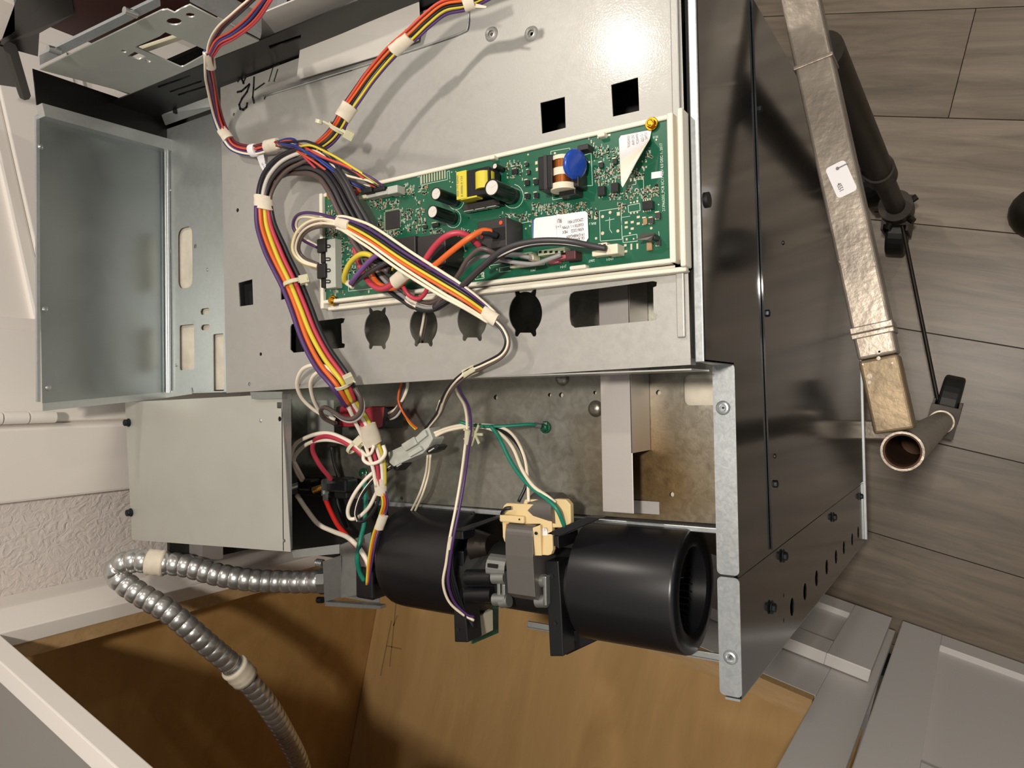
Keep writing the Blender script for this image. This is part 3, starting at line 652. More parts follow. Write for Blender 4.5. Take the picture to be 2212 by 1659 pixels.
# cover plate of the wiring box at the rear left
ZB = .004
bc = [at(270, 869, ZB), at(607, 851, ZB), at(628, 1192, ZB), at(285, 1166, ZB)]
bf = frame((0, 0, ZB), (1, 0, 0), (0, 1, 0))
plate('wiring_box_cover', 'cover', oven, [tuple(q[:2]) for q in bc[::-1]], [rr_px([(598, 869), (609, 882)], ZB, .001), hx(604, 905, ZB, 11), hx(614, 1168, ZB, 8)], .0012, ZF(ZB))
bx('box_cover_edge', 'flange', oven, bc[1][0] + .0005, bc[1][0] + .0018, bc[2][1], bc[1][1], ZB - .012, ZB)
prism('box_cover_tab', 'tray', oven, [at(542, 847, ZB + .004), at(611, 846, ZB + .004), at(611, 861, ZB + .004), at(546, 862, ZB + .004)], (0, 0, .0012))
for q in ((278, 913), (283, 1107)): hexhead('box_screw', 'blackscrew', oven, at(*q, ZB), (0, 0, 1), 15, 1.3, 1.25, .3, 16)
hexhead('box_rivet', 'zinc', oven, at(563, 909, ZB), (0, 0, 1), 7, .3, 1.2, .2, 10)
bx('wiring_box_floor', 'blackm', oven, -.86, -.62, -.20, -.002, ZD - .018, ZD - .013)
bx('wiring_box_wall', 'blackm', oven, -.86, -.855, -.20, -.002, ZD - .013, ZB - .003)
bx('box_inner_plate', 'bracket', oven, at(650, 935, -.08)[0], at(706, 935, -.08)[0], at(680, 944, -.09)[1], at(680, 865, -.09)[1], -.092, -.0908)
rod('box_inner_edge', 'steel', oven, at(628, 862, -.088), at(628, 946, -.088), .0018)
prism('box_leg', 'duct', oven, [at(362, 1150, ZB - .03), at(437, 1150, ZB - .03), at(437, 1216, ZB - .03), at(362, 1212, ZB - .03)], (0, 0, -.03))
# terminal block: black moulding, brass stud, tin lugs
for (x0, y0, x1, y1) in ((641, 1035, 668, 1062), (704, 1033, 748, 1066)):
    z = -.085; A_, B_ = at(x0, y0, z), at(x1, y1, z)
    bx('terminal_block', 'black', oven, A_[0], B_[0], B_[1], A_[1], -.106, z, .003)
bx('terminal_base', 'blackm', oven, at(640, 1060, -.105)[0], at(748, 1060, -.105)[0], at(700, 1075, -.105)[1], at(700, 1030, -.105)[1], -.125, -.106, .002)
m = MB(); a_, b_ = at(677, 1060, -.082), at(701, 1051, -.088)
m.cyl(a_, b_, .0036, n=14)
for i in range(7):
    t = i / 7; c = a_ + (b_ - a_) * t; m.cyl(c, c + (b_ - a_) * .07, .0043, n=14)
m.build('terminal_stud', 'brass', oven)
m = MB(); a_, b_ = at(626, 1054, -.082), at(645, 1048, -.09); m.cyl(a_, b_, .0036, n=14); m.build('terminal_stud', 'zinc', oven)
m = MB(); m.box(at(702, 1052, -.084), (.0012, .001, 0), (0, .009, 0), (0, 0, .005)); m.box(at(703, 1070, -.083), (.0025, 0, 0), (0, .006, 0), (0, 0, .002)); m.box(at(712, 1037, -.083), (.003, 0, 0), (0, .004, 0), (0, 0, .002)); m.build('terminal_lug', 'zinc', oven)
# bracket that takes the conduit, behind the wiring box
zk = -.075
prism('conduit_bracket_top', 'strip', oven, [at(735, 1177, zk - .012), at(801, 1150, zk - .012), at(801, 1280, zk - .028), at(737, 1292, zk - .028)], (0, 0, -.0014))
prism('conduit_bracket_side', 'strip', oven, [at(697, 1213, zk), at(735, 1200, zk - .01), at(737, 1290, zk - .03), at(701, 1300, zk - .02)], (0, 0, -.0014))
bx('conduit_bracket_tray', 'strip', oven, at(690, 1260, -.11)[0], at(815, 1300, -.13)[0], at(760, 1309, -.11)[1], at(760, 1180, -.11)[1], -.135, -.1335)
prism('conduit_bracket_edge', 'flange', oven, [at(702, 1300, -.105), at(822, 1309, -.105), at(822, 1316, -.106), at(702, 1309, -.106)], (0, 0, -.01))
prism('box_bottom_flange', 'strip', oven, [at(630, 1189, ZB - .01), at(733, 1176, ZB - .01), at(733, 1196, ZB - .012), at(634, 1205, ZB - .012)], (0, 0, -.0014))
bx('grommet', 'black', oven, at(762, 1250, -.09)[0], at(800, 1250, -.09)[0], at(780, 1290, -.1)[1], at(780, 1220, -.1)[1], -.12, -.094, .003)
# green ground screws on the deck
for q, w in (((1178, 923), 20), ((785, 1022), 17)): hexhead('ground_screw', 'greens', oven, at(*q, ZD + .001), (0, 0, 1), w, .9, 1.35, .25)
# loose-looking cover sheet that rests on the front of the top sheet
cs = prism('cover_sheet', 'sheetlight', None, [at(642, 174, .0035), at(655, 62, .010), at(800, 8, .012), at(905, -30, .012), at(908, 40, .009), at(905, 88, .0045), at(830, 118, .0035)], (0, 0, .0014), .0004)
tag(cs, 'loose light grey metal sheet resting on the front of the oven top', 'metal sheet')

# ================================================================== CONTROL BOARD
pcb = thing('control_board', 'long green circuit board with relays and capacitors in a white plastic tray', 'circuit board')
zb = .012
bxl = float(at(703, 540, zb)[0]); bxr = float(at(1446, 410, zb)[0])
byt = float((at(701, 424, zb)[1] + at(1439, 264, zb)[1]) / 2); byb = float((at(704, 650, zb)[1] + at(1450, 556, zb)[1]) / 2)
m = MB(); m.aabb(bxl - .004, bxr + .004, byb - .004, byt + .004, .0015, .009); m.build('tray_floor', 'pcbedge', pcb, .001)
bx('board', 'pcb', pcb, bxl, bxr, byb, byt, zb - .0016, zb)
m = MB()
for x0, x1, y0, y1, z1 in ((bxl - .0045, bxl - .0002, byb - .009, byt + .004, zb + .004), (bxr + .0004, bxr + .005, byb - .004, byt + .004, zb + .004), (bxr + .0085, bxr + .0125, byb - .0075, byt + .006, zb + .0035),
                           (bxl, bxr + .004, byt + .0002, byt + .004, zb + .002), (bxl - .001, bxr + .004, byb - .004, byb - .0004, zb + .0035), (bxl, bxr + .011, byb - .0105, byb - .0068, zb - .002)):
    m.aabb(x0, x1, y0, y1, .0008, z1)
m.aabb(bxr, bxr + .011, byb - .01, byt + .004, .0008, .005); m.aabb(bxl - .001, bxr + .01, byb - .0095, byb, .0008, .005)
m.build('tray_rim', 'pcbedge', pcb, .0007, 1)
for q, w, d in (((1250, 578), 36, 9), ((1065, 341), 13, 9), ((1300, 292), 16, 10), ((872, 632), 26, 14)):
    p = at(*q, zb + .004); s = w / 2 * mpp(p) * 1.1; m = MB(); m.aabb(p[0] - s, p[0] + s, p[1] - d / 2 * mpp(p), p[1] + d / 2 * mpp(p), .006, zb + .0065); m.build('tray_clip', 'pcbedge', pcb, .0012)
for q, w in (((1408, 268), 21), ((715, 422), 15), ((719, 649), 16)):
    s = hexhead('board_screw', 'gold', pcb, at(*q, zb + .0015), (0, 0, 1), w, 1.0, 1.45, .3)
    s['label'] = 'yellow zinc hex screw'
occ = []
def O(x0, y0, x1, y1): occ.append((x0, y0, x1, y1))
def comp(name, mat, x0, y0, x1, y1, zt, z0=None, bevel=.0006):
    """block whose TOP face spans photo corners (x0,y0)-(x1,y1) at height zt above the board"""
    a, b = at(x0, y1, zb + zt), at(x1, y0, zb + zt); cxm, cym = (x0 + x1) / 2, (y0 + y1) / 2
    w = abs(at(x1, cym, zb + zt)[0] - at(x0, cym, zb + zt)[0]); h = abs(at(cxm, y0, zb + zt)[1] - at(cxm, y1, zb + zt)[1]); c = at(cxm, cym, zb + zt)
    O(x0 - 3, y0 - 3, x1 + 14 * zt / .015 + 3, y1 + 4)
    return bx(name, mat, pcb, c[0] - w / 2, c[0] + w / 2, c[1] - h / 2, c[1] + h / 2, zb + .0001 if z0 is None else zb + z0, zb + zt, bevel)
# electrolytic capacitors
def cap(base, top, dpx, stripe=True):
    zt = zup(base, top, zb); b = at(*base, zb); r = dpx / 2 * mpp((b[0], b[1], zt)); t = np.array([b[0], b[1], zt])
    o = rod('capacitor', 'cansl', pcb, b, t, r, n=28)
    m = MB(); m.cyl(t - (0, 0, .0002), t + (0, 0, .0004), r * .86, n=26)
    for k in range(3):
        an = k * 2.094 + .5; m.box(t + (.4 * r * math.cos(an), .4 * r * math.sin(an), .0005), (.4 * r * math.cos(an), .4 * r * math.sin(an), 0), (-.03 * r * math.sin(an), .03 * r * math.cos(an), 0), (0, 0, .0002))
    m.build('capacitor_top', 'cans', o)
    n = 26; v = [t + (r * .98 * k * math.cos(2 * math.pi * i / n), r * .98 * k * math.sin(2 * math.pi * i / n), z) for k, z in ((1, .0), (1, .0009), (.86, .0009), (.86, .0003)) for i in range(n)]
    soft(obj('sleeve_rim', v, [(j * n + i, j * n + (i + 1) % n, (j + 1) * n + (i + 1) % n, (j + 1) * n + i) for j in range(3) for i in range(n)], 'cansl', o, True))
    if stripe:                                   # printed minus stripe down the sleeve
        v = []; L = []
        for i in range(7):
            an = math.radians(200 + stripe * 8 + i * 11); L.append((math.cos(an), math.sin(an)))
        v = [np.array([b[0] + r * 1.004 * c, b[1] + r * 1.004 * s, z]) for z in (zb + .002, zt - .0005) for c, s in L]
        obj('stripe', v, [(i, i + 1, 8 + i, 7 + i) for i in range(6)], 'canslb', o, True)
    O(min(base[0], top[0]) - dpx / 2, min(base[1], top[1]) - dpx / 2, max(base[0], top[0]) + dpx / 2, max(base[1], top[1]) + dpx * .6)
cap((1108, 424), (1063, 405), 38, False); cap((985, 434), (943, 419), 28, 5); cap((979, 472), (936, 456), 29, 5); cap((1087, 367), (1070, 359), 13, False)
# transformer with yellow tape
a, b = at(986, 430, .034), at(1007, 369, .034); yl, yh = at(997, 430, .034)[1], at(997, 369, .034)[1]
tr_ = bx('transformer', 'chipk', pcb, a[0] + .001, a[0] + .034, yl + .0005, yh - .0005, zb + .004, .033, .0008)
bx('tape_band', 'yellowtape', tr_, a[0], b[0], yl, yh, zb + .005, .0342, .0006)
bx('tape_band', 'yellowtape', tr_, a[0] + .004, a[0] + .021, yl - .0006, yl + .001, zb + .012, .0335, .0004)
rod('winding', 'yellowtape', tr_, (a[0] + .026, yl + .006, .0275), (a[0] + .026, yh - .004, .0275), .0085, n=22)
bx('bobbin_foot', 'relay', tr_, a[0] - .003, a[0] + .036, yl - .0065, yl - .001, zb + .0002, zb + .009, .0006)
for k in range(3): bx('pin_cover', 'conngrey', tr_, a[0] - .002 + k * .012, a[0] + .008 + k * .012, yl - .0072, yl - .0066, zb + .003, zb + .0085)
text(tr_, '5020 174 420N31', (991, 424), (990, 378), 5, .0344, 'inkfaint'); text(tr_, 'E 00006 0 124', (1000, 424), (999, 380), 5, .0344, 'inkfaint')
O(970, 360, 1060, 460)
comp('diode', 'relay', 1044, 370, 1066, 381, .010); comp('heat_sink_strip', 'conngrey', 1023, 366, 1046, 371, .012)
# common-mode choke
a, b = at(1163, 409, .036), at(1192, 333, .036); yl, yh = at(1178, 409, .036)[1], at(1178, 336, .036)[1]
ck = bx('choke', 'chipk', pcb, a[0], b[0], yl, yh, zb + .002, .036, .0008)
bx('choke_rib', 'relay', ck, a[0] + .0055, a[0] + .0085, yl - .0003, yh + .0003, zb + .01, .0368, .0003)
x1 = float(at(1218, 375, .030)[0])
for k, (t0, t1, mt, r) in enumerate(((0, .12, 'bobbin', .0095), (.12, .36, 'copper', .0085), (.36, .58, 'bobbin', .009), (.58, .82, 'copper', .0085), (.82, 1.0, 'bobbin', .0105))):
    rod('winding' if mt == 'copper' else 'bobbin_section', mt, ck, ((b[0] + x1) / 2 + .001, yh + (yl - yh) * t0 - .001, .026), ((b[0] + x1) / 2 + .001, yh + (yl - yh) * t1 - .001, .026), r, n=22)
bx('choke_foot', 'chipk', ck, b[0], x1 + .008, yl - .005, yl + .006, zb, zb + .014, .001)
bx('choke_core_leg', 'chipk', ck, x1 + .004, x1 + .012, yl, yh - .002, zb, zb + .016, .001)
O(1158, 325, 1245, 430)
# blue varistor, a standing disc with leads
c = at(1242, 355, .030); nrm = np.array([.95, -.2, .35]); nrm /= np.linalg.norm(nrm); r = 33 * mpp(c); u = np.cross(nrm, (0, 1, 0)); u /= np.linalg.norm(u); w = np.cross(nrm, u)
vv = []; n = 28
for k, h in ((.0, .0026), (.7, .0026), (.93, .0018), (1, 0), (.93, -.0018), (.7, -.0026), (0, -.0026)): vv += [c + nrm * h + r * max(k, .01) * (math.cos(2 * math.pi * i / n) * u + math.sin(2 * math.pi * i / n) * w) for i in range(n)]
vr = obj('varistor', vv, [(j * n + i, j * n + (i + 1) % n, (j + 1) * n + (i + 1) % n, (j + 1) * n + i) for j in range(6) for i in range(n)], 'blue', pcb, True); vr['label'] = 'blue disc varistor'
for s in (-.5, .5): rod('lead', 'zinc', vr, c + u * r * .8 + w * s * r, (c + u * r * .8 + w * s * r) * (1, 1, 0) + (0, 0, zb), .0006, n=8)
O(1215, 318, 1275, 392)
comp('diode_block', 'chip', 1247, 312, 1270, 324, .011)
# microcontroller with its pins
ch = comp('microcontroller', 'chip', 833, 456, 861, 494, .0022, bevel=.0003)
m = MB(); a, b = at(833, 494, zb), at(862, 456, zb); x0, x1, y0, y1 = a[0], b[0] + .0006, at(847, 494.5, zb)[1], at(847, 455.5, zb)[1]
for k in range(14):
    t = (k + .5) / 14
    for X in (x0 - .0008, x1 + .0008): m.aabb(X - .0008, X + .0008, y0 + (y1 - y0) * t - .0003, y0 + (y1 - y0) * t + .0003, zb, zb + .0005)
    for Y in (y0 - .0008, y1 + .0008): m.aabb(x0 + (x1 - x0) * t - .0003, x0 + (x1 - x0) * t + .0003, Y - .0008, Y + .0008, zb, zb + .0005)
m.build('chip_pins', 'pad', ch)['kind'] = 'stuff'
# relays
def relay(x0, y0, x1, y1, zt, lip=0):
    o = comp('relay', 'relay', x0, y0, x1, y1, zt, bevel=.0009); return o
r1 = relay(1031, 474, 1094, 537, .026)
a = at(1094, 500, zb + .026)
bx('relay_notch', 'dark', r1, at(1064, 500, zb + .026)[0], at(1094, 500, zb + .026)[0] - .0015, at(1080, 519, zb + .026)[1], at(1080, 491, zb + .026)[1], zb + .0255, zb + .0264)
for q, mt in (((1082, 481), 'orange'), ((1041, 512), 'red_ins')):
    p = at(*q, zb + .0262); m = MB(); m.cyl(p, p + (0, 0, .0003), 4.4 * mpp(p), n=14); m.build('relay_mark', mt, r1)
relay(852, 512, 897, 566, .027); r3 = relay(901, 507, 962, 575, .027)
bx('relay_notch', 'dark', r3, at(932, 540, zb + .027)[0], at(960, 540, zb + .027)[0], at(945, 560, zb + .027)[1], at(945, 530, zb + .027)[1], zb + .0265, zb + .0273)
relay(905, 566, 960, 597, .022)
# connectors
def conn(mat, x0, y0, x1, y1, zt, nslot=0, slotmat='dark', lab=None):
    o = comp('connector', mat, x0, y0, x1, y1, zt, bevel=.0008)
    if lab: o['label'] = lab
    if nslot:
        A_, B_ = at(x0, (y0 + y1) / 2, zb + zt), at(x1, (y0 + y1) / 2, zb + zt); hy = abs(at(x0, y0, zb + zt)[1] - at(x0, y1, zb + zt)[1])
        for k in range(nslot):
            t = (k + .5) / nslot; X = A_[0] + (B_[0] - A_[0]) * t; Y = A_[1] + (B_[1] - A_[1]) * t; w = (B_[0] - A_[0]) / nslot * .26
            bx('slot', slotmat, o, X - w, X + w, Y - hy * .3, Y + hy * .1, zb + zt - .0004, zb + zt + .0003)
    return o
conn('conngrey', 703, 516, 724, 622, .010)
for y0, y1 in ((515, 545), (569, 601)):
    o = comp('plug', 'blackm', 684, y0, 702, y1, .013, .002, .001)
for y in (532, 560, 584, 608):
    P = [at(702, y - 2.5, zb + .0105), at(712, y - 2.5, zb + .0105), at(712, y + 2.5, zb + .0105), at(702, y + 2.5, zb + .0105)]
    tube('plug_latch', 'blackm', pcb, smooth_path(P, 3), .0006, 6)
comp('plug', 'blackm', 692, 547, 701, 568, .010, .002); comp('plug', 'blackm', 693, 602, 702, 621, .009, .002)
conn('conngrey', 790, 412, 836, 424, .010, 0); conn('conngrey', 836, 401, 858, 418, .012); conn('connw', 775, 420, 800, 428, .006)
comp('plug', 'blackm', 783, 404, 802, 417, .016, .008, .001); comp('plug', 'blackm', 803, 403, 830, 413, .013, .008, .001)
conn('connw', 1308, 527, 1334, 549, .014, 0); conn('connw', 1290, 524, 1311, 532, .010, 2); conn('connw', 1278, 540, 1312, 552, .009)
conn('connmar', 1221, 541, 1243, 561, .012); conn('connpink', 1196, 551, 1222, 560, .011); conn('connpink', 1183, 562, 1206, 569, .007)
conn('connpale', 1161, 537, 1220, 549, .011, 5); conn('connpale', 1122, 545, 1148, 556, .010, 1); conn('connw', 1140, 549, 1152, 562, .012); conn('connw', 1100, 569, 1170, 575, .006); conn('blackm', 1080, 556, 1100, 568, .006)
# heat-sink tab of the small regulator
zt = zb + .014
hs = prism('heat_tab', 'lam', pcb, [at(1374, 518, zt), at(1386, 504, zt + .003), at(1415, 503, zt + .002), at(1410, 510, zt), at(1406, 521, zt - .003), at(1397, 518, zt)], (0, 0, -.0016))
comp('regulator', 'chipk', 1405, 505, 1415, 517, .011)
comp('ceramic_capacitor', 'tan', 1396, 523, 1408, 541, .003); O(1370, 498, 1420, 545)
# single larger surface-mounted parts
def smd(mat, cx, cy, w, h, ends=True, zt=.0022, pins=0, name='resistor'):
    o = comp(name, mat, cx - w / 2, cy - h / 2, cx + w / 2, cy + h / 2, zt, bevel=.0002)
    if ends or pins:
        m = MB(); p = at(cx, cy, zb); kx, ky = w / 2 * mpp(p) * 1.15, h / 2 * mpp(p) * 1.0
        for s in (-1, 1):
            if pins:
                for i in range(pins): X = p[0] - kx * .8 + 1.6 * kx * (i + .5) / pins; m.aabb(X - kx * .10, X + kx * .10, p[1] + s * ky * 1.32 - ky * .32, p[1] + s * ky * 1.32 + ky * .2, zb, zb + .0007)
            else: m.aabb(p[0] - kx * .8, p[0] + kx * .8, p[1] + s * ky * 1.12 - ky * .22, p[1] + s * ky * 1.12 + ky * .22, zb, zb + zt * .8)
        m.build('solder_end', 'pad', o)
    return o
for q in ((1138, 395), (1157, 393), (1139, 424), (1158, 422), (1298, 357), (1328, 349)): smd('chipk', *q, 9, 11, name='diode')
for q in ((1298, 412), (1327, 405)): smd('chipk', *q, 15, 20, False, .005, 2, 'optocoupler')
smd('chipk', 1111, 371, 12, 11, False, .0022, 4, 'driver_chip'); smd('chipk', 1398, 443, 22, 18, False, .005, 4, 'power_chip'); smd('chip', 1137, 355, 6, 7)
smd('tan', 1393, 478, 9, 13); smd('chip', 1407, 477, 9, 12); smd('chip', 1421, 466, 10, 13); smd('chip', 1422, 524, 9, 13); smd('chip', 1067, 445, 9, 10, name='diode'); smd('chip', 917, 490, 8, 7); smd('chip', 1141, 372, 6, 9); smd('chipk', 940, 486, 14, 8, name='inductor')
# empty footprints, solder pads, test points
m = MB()
def pad(cx, cy, w, h=None, rnd=True):
    p = at(cx, cy, zb); r = w / 2 * mpp(p)
    if h is None: m.cyl(p, p + (0, 0, .0003), r, n=10)
    else: m.aabb(p[0] - r, p[0] + r, p[1] - h / 2 * mpp(p), p[1] + h / 2 * mpp(p), zb, zb + .0003)
for q in ((1302, 468, 7), (1318, 459, 7), (1336, 462, 7, 8), (1302, 504, 8), (1335, 499, 7), (1288, 515, 6), (1287, 470, 7, 8), (1363, 438, 4), (1370, 437, 4), (1377, 435, 4, 5), (1363, 461, 4), (1370, 460, 4), (1377, 459, 4), (1353, 481, 7, 5), (1353, 491, 7, 5), (1366, 480, 7, 5), (1366, 494, 7, 5), (1379, 469, 7, 5), (1379, 483, 7, 5), (1361, 504, 5), (1354, 517, 4, 5), (1369, 516, 4), (1351, 530, 6, 5), (1352, 543, 7, 5), (1364, 533, 4, 13), (1377, 532, 4, 12), (1407, 493, 6), (1418, 302, 4), (1423, 442, 3), (1388, 349, 3, 4), (1396, 349, 3, 4), (1388, 361, 3, 4), (1396, 361, 4, 4), (1363, 389, 4, 7), (1371, 388, 4, 7), (1380, 386, 3, 6), (1388, 385, 4, 7), (1294, 296, 7, 5), (1316, 292, 6, 4), (1199, 331, 5), (1222, 337, 4), (1273, 350, 4), (1267, 382, 4), (1159, 352, 6, 7), (1160, 366, 5, 7), (1141, 334, 4), (976, 372, 3), (972, 392, 3), (978, 394, 3), (974, 404, 3), (985, 371, 2.5), (1006, 542, 4), (1007, 560, 5), (1001, 555, 3), (1031, 597, 5), (1043, 596, 6, 6), (1074, 582, 4), (1108, 578, 4), (710, 446, 3), (715, 445, 2.5), (718, 443, 3), (722, 442, 3), (718, 492, 4), (724, 491, 4), (718, 499, 4), (724, 498, 4), (797, 630, 3, 6), (1141, 477, 4), (1136, 494, 4), (1145, 488, 4)): pad(*q)
for k in range(10): pad(911 + k * 5.6, 387.5 - k * 1.3, 3, 20)
m.build('solder_pads', 'pad', pcb)['kind'] = 'stuff'
smo = [(1190, 401), (1013, 471), (1418, 401)]
m = MB()
for q, w in zip(smo, (3, 4, 8)):
    p = at(*q, zb); m.cyl(p, p + (0, 0, .0002), w / 2 * mpp(p), n=12)
m.build('drill_holes', 'dark', pcb)['kind'] = 'stuff'
# silkscreen outlines and lettering
S = []
def ol(pts, w=1.0, close=True): S.append((list(pts) + ([pts[0]] if close else []), w))
ol([(1295, 456), (1342, 449), (1344, 517), (1297, 521)]); ol([(1190, 327), (1231, 320), (1242, 423), (1194, 432)]); ol([(1259, 336), (1277, 331), (1280, 401), (1261, 402)]); ol([(1357, 444), (1382, 439), (1383, 455), (1358, 459)]); ol([(1346, 511), (1376, 506), (1377, 521), (1346, 524)], 1.0)
ol([(1126, 482), (1150, 478), (1151, 520), (1126, 520)]); ol([(1002, 529), (1004, 541)], 1, False); ol([(902, 383), (908, 381), (909, 400), (967, 388), (966, 371), (971, 369), (972, 387)], .9, False); ol([(1358, 401), (1374, 398), (1374, 388), (1390, 386), (1391, 412)], .9, False)
ol([(1026, 592), (1045, 589), (1046, 601), (1027, 604)]); ol([(750, 560), (800, 545)], 1, False); ol([(752, 575), (753, 629), (810, 623)], 1, False); ol([(1059, 580), (1057, 574), (1102, 566), (1103, 575), (1079, 579), (1079, 588), (1103, 585)], .9, False); ol([(993, 522), (994, 600)], .8, False)
ol([(1317, 470), (1317, 495), (1322, 503)], 1, False); ol([(1308, 477), (1327, 473)], 1, False); ol([(716, 487), (727, 486), (728, 503), (717, 505)], .8); ol([(1423, 500), (1424, 510)], .8, False); ol([(1343, 486), (1342, 470), (1361, 467)], .8, False)
for c, rx, ry in (((1108, 424), 23, 26), ((979, 472), 17, 20), ((985, 434), 17, 19)): ol([(c[0] + rx * math.cos(t * .35), c[1] + ry * math.sin(t * .35)) for t in range(-4, 10)], 1, False)
rngp = random.Random(11)
clusters = [(706, 455, 735, 512, 60), (727, 512, 742, 610, 90), (735, 505, 770, 590, 60), (800, 432, 862, 452, 70), (862, 400, 895, 424, 55), (818, 470, 832, 512, 30), (836, 500, 870, 516, 45), (866, 452, 900, 498, 60), (905, 402, 925, 420, 26), (898, 428, 920, 505, 45), (930, 495, 960, 503, 20), (1040, 320, 1058, 345, 0), (1095, 350, 1130, 400, 55), (1080, 462, 1150, 480, 45), (1150, 440, 1268, 466, 150), (1268, 452, 1292, 470, 25), (1284, 315, 1345, 352, 60), (1284, 365, 1318, 400, 60), (1318, 356, 1345, 395, 55), (1310, 415, 1345, 432, 30), (1350, 405, 1400, 430, 60), (1400, 405, 1424, 425, 30), (1360, 365, 1392, 384, 24), (982, 497, 1035, 520, 36), (1395, 320, 1412, 345, 12), (1270, 300, 1290, 330, 14), (700, 600, 745, 640, 30), (1335, 440, 1352, 460, 16)]
small = MB(); tick = MB()
for x0, y0, x1, y1, nn in clusters:
    for _ in range(nn):
        x, y = rngp.uniform(x0, x1), rngp.uniform(y0, y1)
        if any(a <= x <= c and b <= y <= d for a, b, c, d in occ): continue
        p = at(x, y, zb); k = mpp(p); t = rngp.random(); vert = rngp.random() < .75
        if t < .55:
            w, h = (1.0, 1.9) if vert else (1.9, 1.0); w *= k * rngp.uniform(.9, 1.4); h *= k * rngp.uniform(.9, 1.4)
            small.cm = rngp.choice((0, 0, 1, 2)); small.aabb(p[0] - w, p[0] + w, p[1] - h, p[1] + h, zb, zb + .0011)
            small.cm = 3
            for s in (-1, 1):
                if vert: small.aabb(p[0] - w, p[0] + w, p[1] + s * h * 1.2 - h * .3, p[1] + s * h * 1.2 + h * .3, zb, zb + .0011)
                else: small.aabb(p[0] + s * w * 1.2 - w * .3, p[0] + s * w * 1.2 + w * .3, p[1] - h, p[1] + h, zb, zb + .0011)
        else:
            for j in range(rngp.choice((2, 3, 4))):
                yy = p[1] + j * 1.6 * k; tick.aabb(p[0] - 1.6 * k, p[0] + (rngp.uniform(.4, 1.6)) * k, yy, yy + .7 * k, zb, zb + .00025)
o = small.build('small_components', ['chip', 'tan', 'conngrey', 'pad'], pcb); o['kind'] = 'stuff'
o = tick.build('reference_lettering', 'silk', pcb); o['kind'] = 'stuff'
stroke2d('silkscreen_outlines', 'silk', pcb, S, zb, .00025)['kind'] = 'stuff'
text(pcb, '213966202_PCB 0C17 REV 4.0 DEC 1, 2017', (1437, 456), (1431, 309), 6, zb, 'silk'); text(pcb, 'FB130', (1422, 293), (1411, 295), 5, zb, 'silk')
for s, a, b in (('2067', (1285, 560), (1272, 562)), ('J201', (1326, 556), (1311, 559)), ('J901', (1158, 580), (1147, 582)), ('J101', (1224, 573), (1211, 575)), ('BR1', (1288, 480), (1274, 481)), ('R908', (1046, 587), (1030, 590))): text(pcb, s, a, b, 5, zb, 'silk')
# board label, printed upside down in view, lifted in the middle
lb = thing_ = bpy.data.objects.new('board_label', None); COL.objects.link(lb); lb.parent = pcb; lb['label'] = 'white printed label with a blue edge'
zl = zb + .0014
lab = plate('label_paper', 'paper', lb, px2([(1157, 471), (1264, 456), (1269, 460), (1271, 514), (1266, 522), (1152, 520), (1153, 476)], zl), [], .0003, ZF(zl))
prism('label_edge', 'blue', lb, [at(1150, 478, zl - .0004), at(1155, 473, zl - .0004), at(1156, 521, zl - .0004), at(1151, 521, zl - .0004)], (0, 0, .0003))
P = [at(1207, 464, zl - .0012), at(1208, 521, zl - .0012)]; rod('label_crease', 'paper', lb, P[0], P[1], .0022)
for s, a, b, h in (('229C6537 P001', (1260, 471), (1227, 477), 6.5), ('UL60730 = 1, VTMIN', (1261, 482), (1215, 489), 6.5), ('630612322    MEX', (1261, 492), (1215, 499), 6.5), ('191D9084G009', (1262, 503), (1224, 509), 6.5), ('GE APPLIANCES', (1263, 511), (1221, 517), 6)): text(lb, s, a, b, h, zl, 'ink')
text(lb, 'RU', (1213, 472), (1205, 473), 9, zl + .0014, 'ink'); text(lb, '2 = 3', (1212, 486), (1201, 488), 5, zl + .0014, 'ink')
# peeling label: flat part with small print, corner curled over to show its blank back
pl = bpy.data.objects.new('peeling_label', None); COL.objects.link(pl); pl.parent = pcb; pl['label'] = 'white label peeling off, corner curled over'
Lr = [(1337, 300), (1341, 293), (1372, 287), (1398, 282), (1407, 283)]; Rr = [(1339, 349), (1352, 338), (1368, 328), (1386, 318), (1404, 299)]
v = []; f = []; K = 5
for i in range(5):
    for j in range(K + 1):
        t = j / K; x, y = Lr[i][0] + (Rr[i][0] - Lr[i][0]) * t, Lr[i][1] + (Rr[i][1] - Lr[i][1]) * t; v.append(at(x, y, zb + .0012 + .012 * t ** 3 * (1 if i < 4 else .3)))
f = [(i * (K + 1) + j, i * (K + 1) + j + 1, (i + 1) * (K + 1) + j + 1, (i + 1) * (K + 1) + j) for i in range(4) for j in range(K)]
obj('label_face', v, f, 'paper', pl, True)
Ar = [(1339, 349), (1352, 338), (1368, 328), (1386, 318), (1404, 299)]; Br = [(1342, 400), (1345, 405), (1356, 386), (1374, 352), (1403, 302)]
v = []
for i in range(5):
    for j in range(K + 1):
        t = j / K; x, y = Ar[i][0] + (Br[i][0] - Ar[i][0]) * t, Ar[i][1] + (Br[i][1] - Ar[i][1]) * t; v.append(at(x, y, zb + .0134 + .006 * math.sin(t * 2.2) - (.009 if i == 4 else 0)))
obj('label_back', v, f, 'pcbedge', pl, True)
for s, a, b in (('12E10T01042040050', (1362, 330), (1360, 291)), ('ED-AW-SSS', (1372, 323), (1369, 289)), ('UFC30AMH', (1381, 314), (1378, 287)), ('LGS 5.1', (1392, 308), (1388, 286)), ('5AM 20', (1399, 300), (1397, 284))): text(pl, s, a, b, 6, zb + .0045, 'inkfaint')
stroke2d('code_sticker', 'paper', pcb, [([(1412, 379), (1426, 377)], 14)], zb, .0004)

